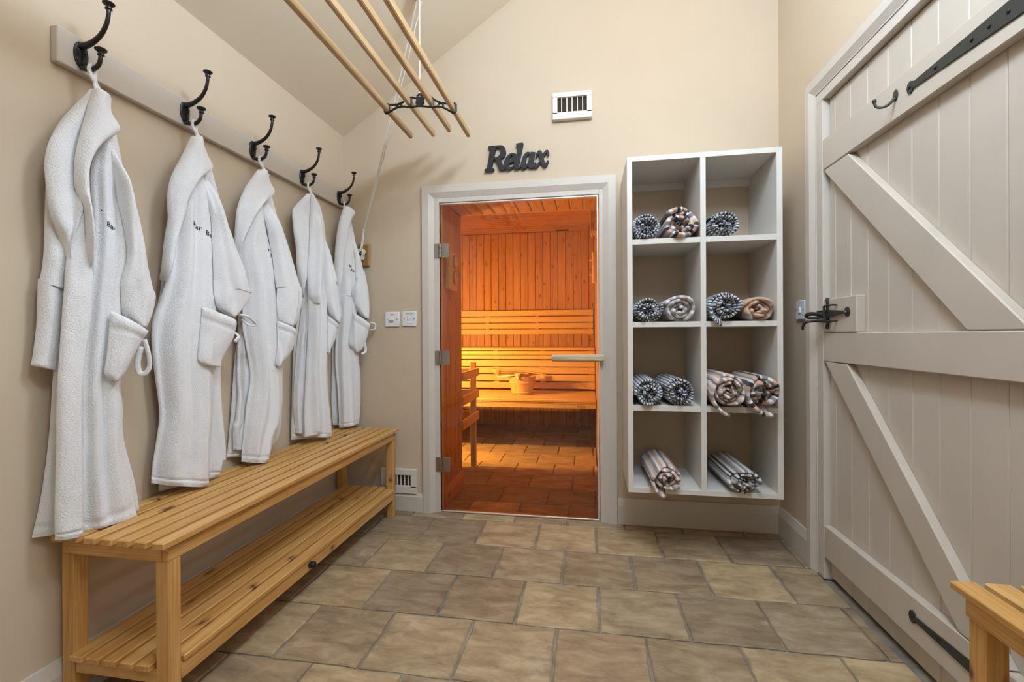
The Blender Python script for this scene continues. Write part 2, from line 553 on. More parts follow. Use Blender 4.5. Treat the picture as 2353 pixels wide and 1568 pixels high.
prism(bm, [(XL - 0.12, YF - 0.12, ceil_z(XL) - SLOPE * 0.12), (XRIDGE, YF - 0.12, ZRIDGE), (XR + 0.12, YF - 0.12, ceil_z(XR) - SLOPE * 0.12),
           (XR + 0.12, YF - 0.12, ceil_z(XR) + t), (XRIDGE, YF - 0.12, ZRIDGE + t), (XL - 0.12, YF - 0.12, ceil_z(XL) + t)], (0, YB - YF + 0.12, 0))
setting('ceiling', bm, 'ceil')


# ---- skirting boards
def skirting(name, p0, p1, inward, h=0.137, h2=0.099, d=0.017):
    p0, p1, n = Vector(p0), Vector(p1), Vector(inward)
    prof = [(0, 0.001), (d, 0.001), (d, h2), (d - 0.009, h), (0, h)]
    bm = B()
    prism(bm, [p0 + n * a + Vector((0, 0, z)) for a, z in prof], p1 - p0)
    return setting(name, bm, 'trim')


skirting('baseboard_left', (XL, YF, 0), (XL, YB, 0), (1, 0, 0))
skirting('baseboard_back_left', (XL, YB, 0), (-0.926, YB, 0), (0, -1, 0), h=0.1, h2=0.085)
skirting('baseboard_back_right', (0.149, YB, 0), (XR, YB, 0), (0, -1, 0))
skirting('baseboard_right', (XR, 2.158, 0), (XR, YB, 0), (-1, 0, 0))
skirting('baseboard_right_near', (XR, YF, 0), (XR, 1.03, 0), (-1, 0, 0))


# ---- moulded door surrounds
def surround(rt, a0, a1, ztop, prof, f):
    """Mitred casing: a0..a1 outer edges, prof = (inset, proud) pairs, f maps (a, proud, z) to the room."""
    sg = 1 if a1 > a0 else -1
    for a, s in ((a0, sg), (a1, -sg)):
        bm = B()
        loft(bm, [[f(a + s * u, d, 0.0) for u, d in prof], [f(a + s * u, d, ztop - u) for u, d in prof]])
        put('casing_leg', bm, 'trim', rt)
    bm = B()
    loft(bm, [[f(a0 + sg * u, d, ztop - u) for u, d in prof], [f(a1 - sg * u, d, ztop - u) for u, d in prof]])
    put('casing_head', bm, 'trim', rt)


trim1 = root('trim_1', (-0.39, YB, 0), kind=ST)
fb = lambda a, d, z: Vector((a, YB - d, z))
surround(trim1, -0.925, 0.147, 1.842, [(0, 0), (0, 0.019), (0.002, 0.021), (0.040, 0.021), (0.069, 0.007), (0.069, 0)], fb)
for n_, b_ in (('jamb', (-0.858, -0.827, 2.474, 2.54, 0.0, 1.80)), ('jamb', (0.0585, 0.086, 2.474, 2.54, 0.0, 1.80)), ('door_head', (-0.827, 0.0585, 2.474, 2.54, 1.747, 1.80))):
    bm = B(); box(bm, *b_, bev=0.0015); put(n_, bm, 'trim', trim1)

trim2 = root('trim_2', (XR, 1.6, 0), kind=ST)
fr = lambda a, d, z: Vector((XR - d, a, z))
surround(trim2, 2.158, 1.032, 2.055, [(0, 0), (0, 0.018), (0.002, 0.020), (0.036, 0.020), (0.062, 0.007), (0.066, 0.007), (0.066, 0)], fr)
for n_, b_ in (('jamb', (XR - 0.004, XR + 0.12, 2.042, 2.092, 0.0, 1.95)), ('jamb', (XR - 0.004, XR + 0.12, 1.098, 1.148, 0.0, 1.95)), ('door_head', (XR - 0.004, XR + 0.12, 1.098, 2.092, 1.95, 1.989))):
    bm = B(); box(bm, *b_, bev=0.0015); put(n_, bm, 'trim', trim2)

# ---- plank door (ledged and braced)
door2 = root('door_2', (XR + 0.02, 1.165, 0.0), kind=ST)
PX = XR + 0.021            # face of the planks
LX = XR - 0.006            # face of ledges and braces
pe = [2.038, 1.995, 1.888, 1.783, 1.672, 1.562, 1.454, 1.349, 1.243, 1.152]
for a, b in zip(pe, pe[1:]):
    bm = B(); box(bm, PX, PX + 0.02, b + 0.0008, a - 0.0008, 0.012, 1.944, bev=0.0025)
    put('plank', bm, 'plank', door2)
bm = B(); box(bm, PX + 0.0195, PX + 0.04, 1.152, 2.038, 0.012, 1.944); put('backing', bm, 'dark', door2)
LEDGE = [(1.660, 1.783), (0.888, 1.004), (0.094, 0.223)]
for z0, z1 in LEDGE:
    bm = B(); box(bm, LX, PX + 0.001, 1.153, 2.036, z0, z1, bev=0.003); put('ledge', bm, 'plank', door2)
for pts in ([(2.034, 1.658), (1.856, 1.658), (1.153, 1.0052), (1.325, 1.0052)], [(2.026, 0.886), (1.868, 0.886), (1.215, 0.225), (1.355, 0.225)]):
    bm = B(); prism(bm, [(LX + 0.001, y, z) for y, z in pts], (PX - LX, 0, 0), bev=0.003); put('brace', bm, 'plank', door2)
bm = B(); box(bm, LX - 0.003, PX + 0.001, 1.800, 2.026, 1.0052, 1.135, bev=0.002); put('latch_block', bm, 'plank', door2)


def strap(zc, ytip, w0, w1):
    bm = B()
    pts = [(ytip - 0.02, zc + w0)] + [(1.155, zc + w1), (1.155, zc - w1), (ytip - 0.02, zc - w0)]
    head = [(ytip - 0.015 + 0.016 * math.cos(a), zc + 0.019 * math.sin(a)) for a in [math.radians(d) for d in (-140, -90, -45, 0, 45, 90, 140)]]
    prism(bm, [(LX + 0.002, y, z) for y, z in pts + head], (-0.006, 0, 0), bev=0.001)
    s = put('strap_hinge', bm, 'ironmatt', door2)
    for y in (ytip - 0.014, ytip - 0.115, ytip - 0.235, ytip - 0.285, ytip - 0.335):
        bm = B(); lathe(bm, [(0.0055, -0.001), (0.005, 0.002), (0.0025, 0.0035), (0.0, 0.0036)], (LX - 0.004, y, zc), (-1, 0, 0), 10)
        put('bolt', bm, 'iron', s, smooth=True)
    bm = B(); lathe(bm, [(0.009, -0.04), (0.009, 0.04)], (LX - 0.002, 1.148, zc), (0, 0, 1), 12)
    put('knuckle', bm, 'ironmatt', s, smooth=True)


strap(1.722, 1.535, 0.008, 0.027)
strap(0.164, 1.535, 0.006, 0.022)
# coat hook on the top ledge
bm = B()
lathe(bm, [(0.0, -0.001), (0.011, -0.001), (0.0115, 0.002), (0.009, 0.004), (0.0, 0.0045)], (LX, 1.588, 1.733), (-1, 0, 0), 16)
for v in bm.verts: v.co.z = 1.733 + (v.co.z - 1.733) * 1.55
tube(bm, [(LX - 0.003, 1.588, 1.724), (LX - 0.020, 1.590, 1.707), (LX - 0.034, 1.597, 1.703), (LX - 0.046, 1.604, 1.710), (LX - 0.050, 1.606, 1.725)], [0.0045, 0.0042, 0.004, 0.004, 0.0045], 8, n=20)
hk = put('coat_hook', bm, 'ironmatt', door2, smooth=True)
bm = B(); bmesh.ops.create_uvsphere(bm, u_segments=10, v_segments=8, radius=0.0065, matrix=Matrix.Translation((LX - 0.050, 1.606, 1.728)))
put('knob', bm, 'ironmatt', hk, smooth='all')
# thumb latch
BX = LX - 0.003
lt = B()
prism(lt, [(BX - 0.004, y, z) for y, z in [(1.858, 1.083), (1.858, 1.075), (1.975, 1.062), (2.060, 1.058), (2.060, 1.092), (1.975, 1.092)]], (-0.007, 0, 0), bev=0.001)
lat = put('latch', lt, 'ironmatt', door2)
bm = B(); lathe(bm, [(0.0, -0.001), (0.018, -0.001), (0.018, 0.003), (0.012, 0.006), (0.0, 0.007)], (BX, 1.853, 1.079), (-1, 0, 0), 16); put('pivot_plate', bm, 'ironmatt', lat, smooth=True)
bm = B(); lathe(bm, [(0.0, 0.0), (0.0045, 0.0), (0.004, 0.003), (0.0, 0.004)], (BX - 0.007, 1.853, 1.079), (-1, 0, 0), 10); put('screw', bm, 'steel', lat, smooth=True)
bm = B(); box(bm, BX - 0.004, BX, 1.980, 2.000, 1.030, 1.128, bev=0.001)
tube(bm, [(BX - 0.002, 1.99, 1.125), (BX - 0.002, 1.99, 1.140)], [0.009, 0.006], 10); tube(bm, [(BX - 0.002, 1.99, 1.035), (BX - 0.002, 1.992, 1.018)], [0.007, 0.009], 10)
put('keeper_plate', bm, 'ironmatt', lat)
bm = B()
tube(bm, [(BX, 1.925, 1.108), (BX - 0.017, 1.925, 1.109), (BX - 0.018, 1.985, 1.107), (BX - 0.016, 1.99, 1.100)], 0.0035, 8)
tube(bm, [(BX, 1.925, 1.048), (BX - 0.017, 1.925, 1.047), (BX - 0.018, 1.985, 1.047), (BX - 0.016, 1.99, 1.058)], 0.0035, 8)
tube(bm, [(BX - 0.018, 1.985, 1.107), (BX - 0.018, 1.985, 1.047)], 0.0045, 8)
put('staple', bm, 'ironmatt', lat, smooth=True)
bm = B(); tube(bm, [(BX - 0.008, 1.96, 1.046), (BX - 0.035, 2.01, 1.050), (BX - 0.062, 2.03, 1.046), (BX - 0.072, 2.037, 1.030), (BX - 0.073, 2.038, 1.014)], [0.006, 0.006, 0.0055, 0.005, 0.0045], 8, n=22)
put('thumb_lever', bm, 'iron', lat, smooth=True)
bm = B(); tube(bm, [(BX - 0.01, 2.00, 1.071), (BX - 0.045, 2.02, 1.079), (BX - 0.062, 2.03, 1.073), (BX - 0.055, 2.03, 1.063), (BX - 0.02, 2.01, 1.062)], [0.006, 0.008, 0.008, 0.006, 0.005], 8, flat=(1, 0.6), n=22)
put('lift_ring', bm, 'iron', lat, smooth=True)

# ---- sauna: lined reveal, cabin walls and ceiling
bm = B()
box(bm, SX0 - 0.1, SX1 + 0.12, SY1, SY1 + 0.1, -0.01, SZ + 0.1)
wsb = setting('wall_sauna_back', bm, 'sauna_z')
x = 0.009 + 0.0826
while x > SX0:
    a, b = max(SX0, x - 0.0826), min(SX1, x)
    if b - a > 0.01:
        bm = B(); box(bm, a + 0.0018, b - 0.0018, SY1 - 0.014, SY1 + 0.002, 0.0, SZ, bev=0.005); put('board', bm, 'sauna_z', wsb)
    x -= 0.0826
bm = B()
box(bm, SX1 + 0.012, SX1 + 0.12, SY0 - 0.005, SY1, -0.01, SZ + 0.1)
wsr = setting('wall_sauna_right', bm, 'sauna_z')
y = 2.545
while y < SY1 - 0.02:
    b = min(y + 0.0826, SY1 - 0.015)
    bm = B(); box(bm, SX1, SX1 + 0.016, y + 0.0012, b - 0.0012, 0.0, SZ if y > SY0 else 1.79, bev=0.003); put('board', bm, 'sauna_z', wsr)
    y += 0.0826
bm = B(); box(bm, SX0 - 0.1, SX0, SY0, SY1, -0.01, SZ + 0.1); setting('wall_sauna_left', bm, 'sauna_z')
wsf = B(); box(wsf, SX0, -0.862, SY0, SY0 + 0.014, -0.01, SZ); box(wsf, -0.862, SX1, SY0, SY0 + 0.014, DZ + 0.0, SZ)
setting('wall_sauna_front', wsf, 'sauna_z')
bm = B(); box(bm, SX0 - 0.1, SX1 + 0.12, SY0, SY1 + 0.1, SZ + 0.012, SZ + 0.1)
cs = setting('ceiling_sauna', bm, 'sauna_x')
y = SY0 + 0.014
while y < SY1 - 0.02:
    b = min(y + 0.0826, SY1 - 0.014)
    bm = B(); box(bm, SX0, SX1, y + 0.002, b - 0.002, SZ, SZ + 0.014, bev=0.006); put('board', bm, 'sauna_x', cs)
    y += 0.0826
tr3 = root('trim_3', (-0.84, 2.75, 0), kind=ST)       # lining of the deep reveal
ry = [2.542, 2.625, 2.7115, 2.812, 2.876, 2.934]
for a, b in zip(ry, ry[1:]):
    bm = B(); box(bm, -0.857, -0.838, a + 0.002, b - 0.002, 0.0, 1.79, bev=0.005); put('board', bm, 'sauna_z', tr3)
bm = B(); box(bm, -0.864, -0.838, 2.935, 2.965, 0.0, 1.80, bev=0.003); put('corner_post', bm, 'sauna_z', tr3)
xs = -0.837
while xs < SX1 - 0.01:
    b = min(xs + 0.081, SX1)
    bm = B(); box(bm, xs + 0.002, b - 0.002, 2.545, 2.925, 1.79, 1.806, bev=0.005); put('soffit_board', bm, 'sauna_y', tr3)
    xs += 0.081
bm = B(); box(bm, -0.838, SX1, 2.927, 2.965, 1.795, 1.83, bev=0.003); put('soffit_batten', bm, 'sauna_x', tr3)
bm = B()
prism(bm, [(-0.838, 2.542, 0.001), (-0.822, 2.542, 0.001), (-0.822, 2.542, 0.07), (-0.830, 2.542, 0.098), (-0.838, 2.542, 0.10)], (0, 0.40, 0))
put('plinth', bm, 'sauna_y', tr3)
bm = B(); box(bm, -0.827, 0.0585, 2.475, 2.545, -0.006, 0.0005); put('threshold', bm, 'stone', tr3)

# ---- glass sauna door
door1 = root('door_1', (-0.827, 2.484, 0.0), kind=ST)
bm = B(); box(bm, -0.8235, 0.0475, 2.482, 2.490, 0.013, 1.738); put('pane', bm, 'glass', door1)
bm = B(); box(bm, -0.8235, 0.0475, 2.479, 2.493, 1.7375, 1.7445, bev=0.001); put('seal_strip', bm, 'alu', door1)
bm = B(); box(bm, 0.0470, 0.0540, 2.479, 2.493, 0.006, 1.7445, bev=0.001); put('seal_strip', bm, 'alu', door1)
bm = B(); box(bm, -0.8235, 0.0475, 2.479, 2.493, 0.006, 0.0135, bev=0.001); put('seal_strip', bm, 'alu', door1)
bm = B(); box(bm, -0.8275, -0.8225, 2.481, 2.491, 0.006, 1.742); put('edge_seal', bm, 'seal', door1)
for zc in (1.476, 0.874, 0.273):
    bm = B(); box(bm, -0.812, -0.769, 2.470, 2.482, zc - 0.040, zc + 0.040, bev=0.0015); h = put('hinge', bm, 'steel', door1)
    bm = B(); box(bm, -0.853, -0.829, 2.4685, 2.4745, zc - 0.040, zc + 0.040, bev=0.001); put('frame_leaf', bm, 'steel', h)
    bm = B()
    for i in range(3): lathe(bm, [(0.006, -0.0125), (0.007, -0.0115), (0.007, 0.0115), (0.006, 0.0125)], (-0.8205, 2.468, zc - 0.026 + 0.026 * i), (0, 0, 1), 12)
    put('barrel', bm, 'steel', h, smooth=True)
bm = B()
prof = [(-0.0185, 0.0), (-0.0185, 0.012), (-0.012, 0.021), (0.0, 0.0225), (0.003, 0.021), (0.0045, 0.0225), (0.012, 0.021), (0.0185, 0.012), (0.0185, 0.0)]
loft(bm, [[(x_, 2.455 - d * s_ - (1 - s_) * 0.005, 0.876 + z * s_) for z, d in prof] for x_, s_ in ((-0.195, 0.75), (-0.189, 1), (0.072, 1), (0.080, 0.9))])
hd = put('handle', bm, 'ash_x', door1, smooth=True, label='pale ash pull handle')
for x_ in (-0.13, 0.02):
    bm = B(); lathe(bm, [(0.008, 0), (0.008, 0.032)], (x_, 2.452, 0.876), (0, 1, 0), 12); put('standoff', bm, 'steel', hd, smooth=True)
bm = B(); box(bm, 0.044, 0.074, 2.4345, 2.4365, 0.8655, 0.8765); bd = put('badge', bm, 'steel', hd)
flat_text('badge_lettering', 'TYLO', 0.0105, (0.059, 2.4345, 0.8672), (1, 0, 0), (0, 0, 1), 'badge', hd)

# ================================================================== furniture
def part_box(name, b, mat, rt, bev=0.002):
    bm = B(); box(bm, *b, bev=bev); return put(name, bm, mat, rt)


# ---- long slatted bench under the robes
bench = root('slatted_bench', (-1.22, 1.7, 0), 'long pine slatted bench with a lower shelf standing under the robes', 'bench', 'pine slatted benches')
BX0, BX1 = -1.388, -1.059
for x0 in (BX0, -1.097):
    for y0 in (1.003, 2.357):
        part_box('leg', (x0, x0 + 0.038, y0, y0 + 0.038, 0.0, 0.425), 'pine_z', bench)
for x0 in (-1.078, -1.388):
    part_box('side_rail', (x0, x0 + 0.020, 1.003, 2.395, 0.425, 0.466), 'pine_y', bench)
for y0 in (1.001, 1.7, 2.375):
    part_box('end_rail', (BX0 + 0.020, -1.078, y0, y0 + 0.020, 0.425, 0.466), 'pine_x', bench)
for i in range(7):
    x0 = -1.390 + i * 0.0513
    part_box('slat', (x0, x0 + 0.036, 0.978, 2.412, 0.466, 0.484), 'pine_y', bench, 0.0025)
part_box('lower_rail', (-1.076, -1.058, 1.041, 2.357, 0.100, 0.145), 'pine_y', bench)
part_box('lower_rail', (-1.388, -1.370, 1.041, 2.357, 0.100, 0.145), 'pine_y', bench)
for y0 in (1.006, 1.7, 2.372):
    part_box('lower_end_rail', (-1.350, -1.097, y0, y0 + 0.018, 0.108, 0.145), 'pine_x', bench)
for i in range(6):
    x0 = -1.350 + i * 0.0515
    front = i == 5
    if front: part_box('lower_slat', (-1.096, -1.052, 1.043, 2.355, 0.145, 0.162), 'pine_y', bench, 0.0025)
    else: part_box('lower_slat', (x0 - 0.002, x0 + 0.038, 0.992, 2.385, 0.145, 0.162), 'pine_y', bench, 0.0025)
bm = B(); lathe(bm, [(0.0, 0), (0.010, 0), (0.0125, 0.004), (0.0125, 0.018), (0.010, 0.022), (0.006, 0.022), (0.005, 0.017), (0.0, 0.017)], (-1.058, 1.60, 0.124), (1, 0, 0), 20)
put('rubber_stop', bm, 'seal', bench, smooth=True, label='black rubber bumper')

# ---- short bench by the door
bench2 = root('slatted_bench', (0.82, 0.4, 0), 'narrow pine slatted bench standing against the wall beside the plank door', 'bench', 'pine slatted benches')
for i in range(3):
    part_box('slat', (0.738 + i * 0.0625, 0.785 + i * 0.0625, -0.45, 1.088, 0.469, 0.485), 'pine_y', bench2, 0.0025)
part_box('side_rail', (0.751, 0.771, -0.43, 1.066, 0.426, 0.469), 'pine_y', bench2)
part_box('side_rail', (0.885, 0.905, -0.43, 1.066, 0.426, 0.469), 'pine_y', bench2)
for y0 in (-0.43, 1.040):
    part_box('end_rail', (0.771, 0.885, y0, y0 + 0.022, 0.426, 0.469), 'pine_x', bench2)
for x0 in (0.756, 0.864):
    for y0 in (-0.42, 1.024):
        part_box('leg', (x0, x0 + 0.041, y0, y0 + 0.040, 0.0, 0.426), 'pine_z', bench2)

# ---- coat rail with five double hooks
rack = root('coat_rack', (XL, 1.74, 1.785), 'stone grey painted coat rail with five black double hooks on the wall', 'coat rack')
bm = B(); box(bm, XL, XL + 0.023, 1.0, 2.468, 1.735, 1.832, bev=0.0025); put('board', bm, 'trim', rack)
RX = XL + 0.023
HY = [1.056, 1.387, 1.713, 2.048, 2.385]
h0 = None
for hy in HY:
    if h0 is None:
        bm = B()
        lathe(bm, [(0.0, -0.001), (0.036, -0.001), (0.036, 0.003), (0.031, 0.0055), (0.0, 0.006)], (RX, 0, 1.783), (1, 0, 0), 28)
        for v in bm.verts: v.co.y *= 0.52
        # central fin, long upper arm, short lower arm
        prism(bm, [(RX, -0.0025, 1.818), (RX + 0.016, -0.0025, 1.806), (RX + 0.020, -0.0025, 1.785), (RX + 0.010, -0.0025, 1.775), (RX + 0.006, -0.0025, 1.760), (RX + 0.022, -0.0025, 1.746), (RX + 0.016, -0.0025, 1.737), (RX, -0.0025, 1.748)], (0, 0.005, 0))
        tube(bm, [(RX + 0.006, 0, 1.806), (RX + 0.035, 0, 1.812), (RX + 0.066, 0, 1.830), (RX + 0.086, 0, 1.858), (RX + 0.093, 0, 1.885), (RX + 0.094, 0, 1.899)], [0.0095, 0.0075, 0.0062, 0.0056, 0.0052, 0.0050], 10, n=28)
        tube(bm, [(RX + 0.006, 0, 1.747), (RX + 0.030, 0, 1.740), (RX + 0.052, 0, 1.744), (RX + 0.064, 0, 1.758), (RX + 0.067, 0, 1.776)], [0.0075, 0.0066, 0.006, 0.0056, 0.005], 10, n=24)
        hk = put('hook', bm, 'iron', rack, smooth=True)
        kids = []
        for (px_, pz_, s_) in ((RX + 0.094, 1.898, 1.0), (RX + 0.0675, 1.775, 1.0)):
            bm = B(); lathe(bm, [(0.004, -0.002), (0.0085, 0.0), (0.0085, 0.003), (0.006, 0.005), (0.0065, 0.008), (0.013, 0.013), (0.0145, 0.0155), (0.0135, 0.018), (0.007, 0.0195), (0.0, 0.02)], (px_, 0, pz_), (0, 0, 1), 20)
            kids.append(put('knob', bm, 'iron', hk, smooth=True))
        for dy in (-0.0105, 0.0105):
            for pz_ in (1.800, 1.764):
                bm = B(); lathe(bm, [(0.0, 0), (0.0036, 0), (0.003, 0.0022), (0.0, 0.003)], (RX + 0.005, dy, pz_), (1, 0, 0), 10)
                kids.append(put('screw', bm, 'iron', hk, smooth=True))
        h0 = hk
        hk.location.y = hy                     # meshes were built at y = -rack base
    else:
        hk = copy_to(h0, rack, (0, hy, 0))
        for c in kids: copy_to(c, hk)


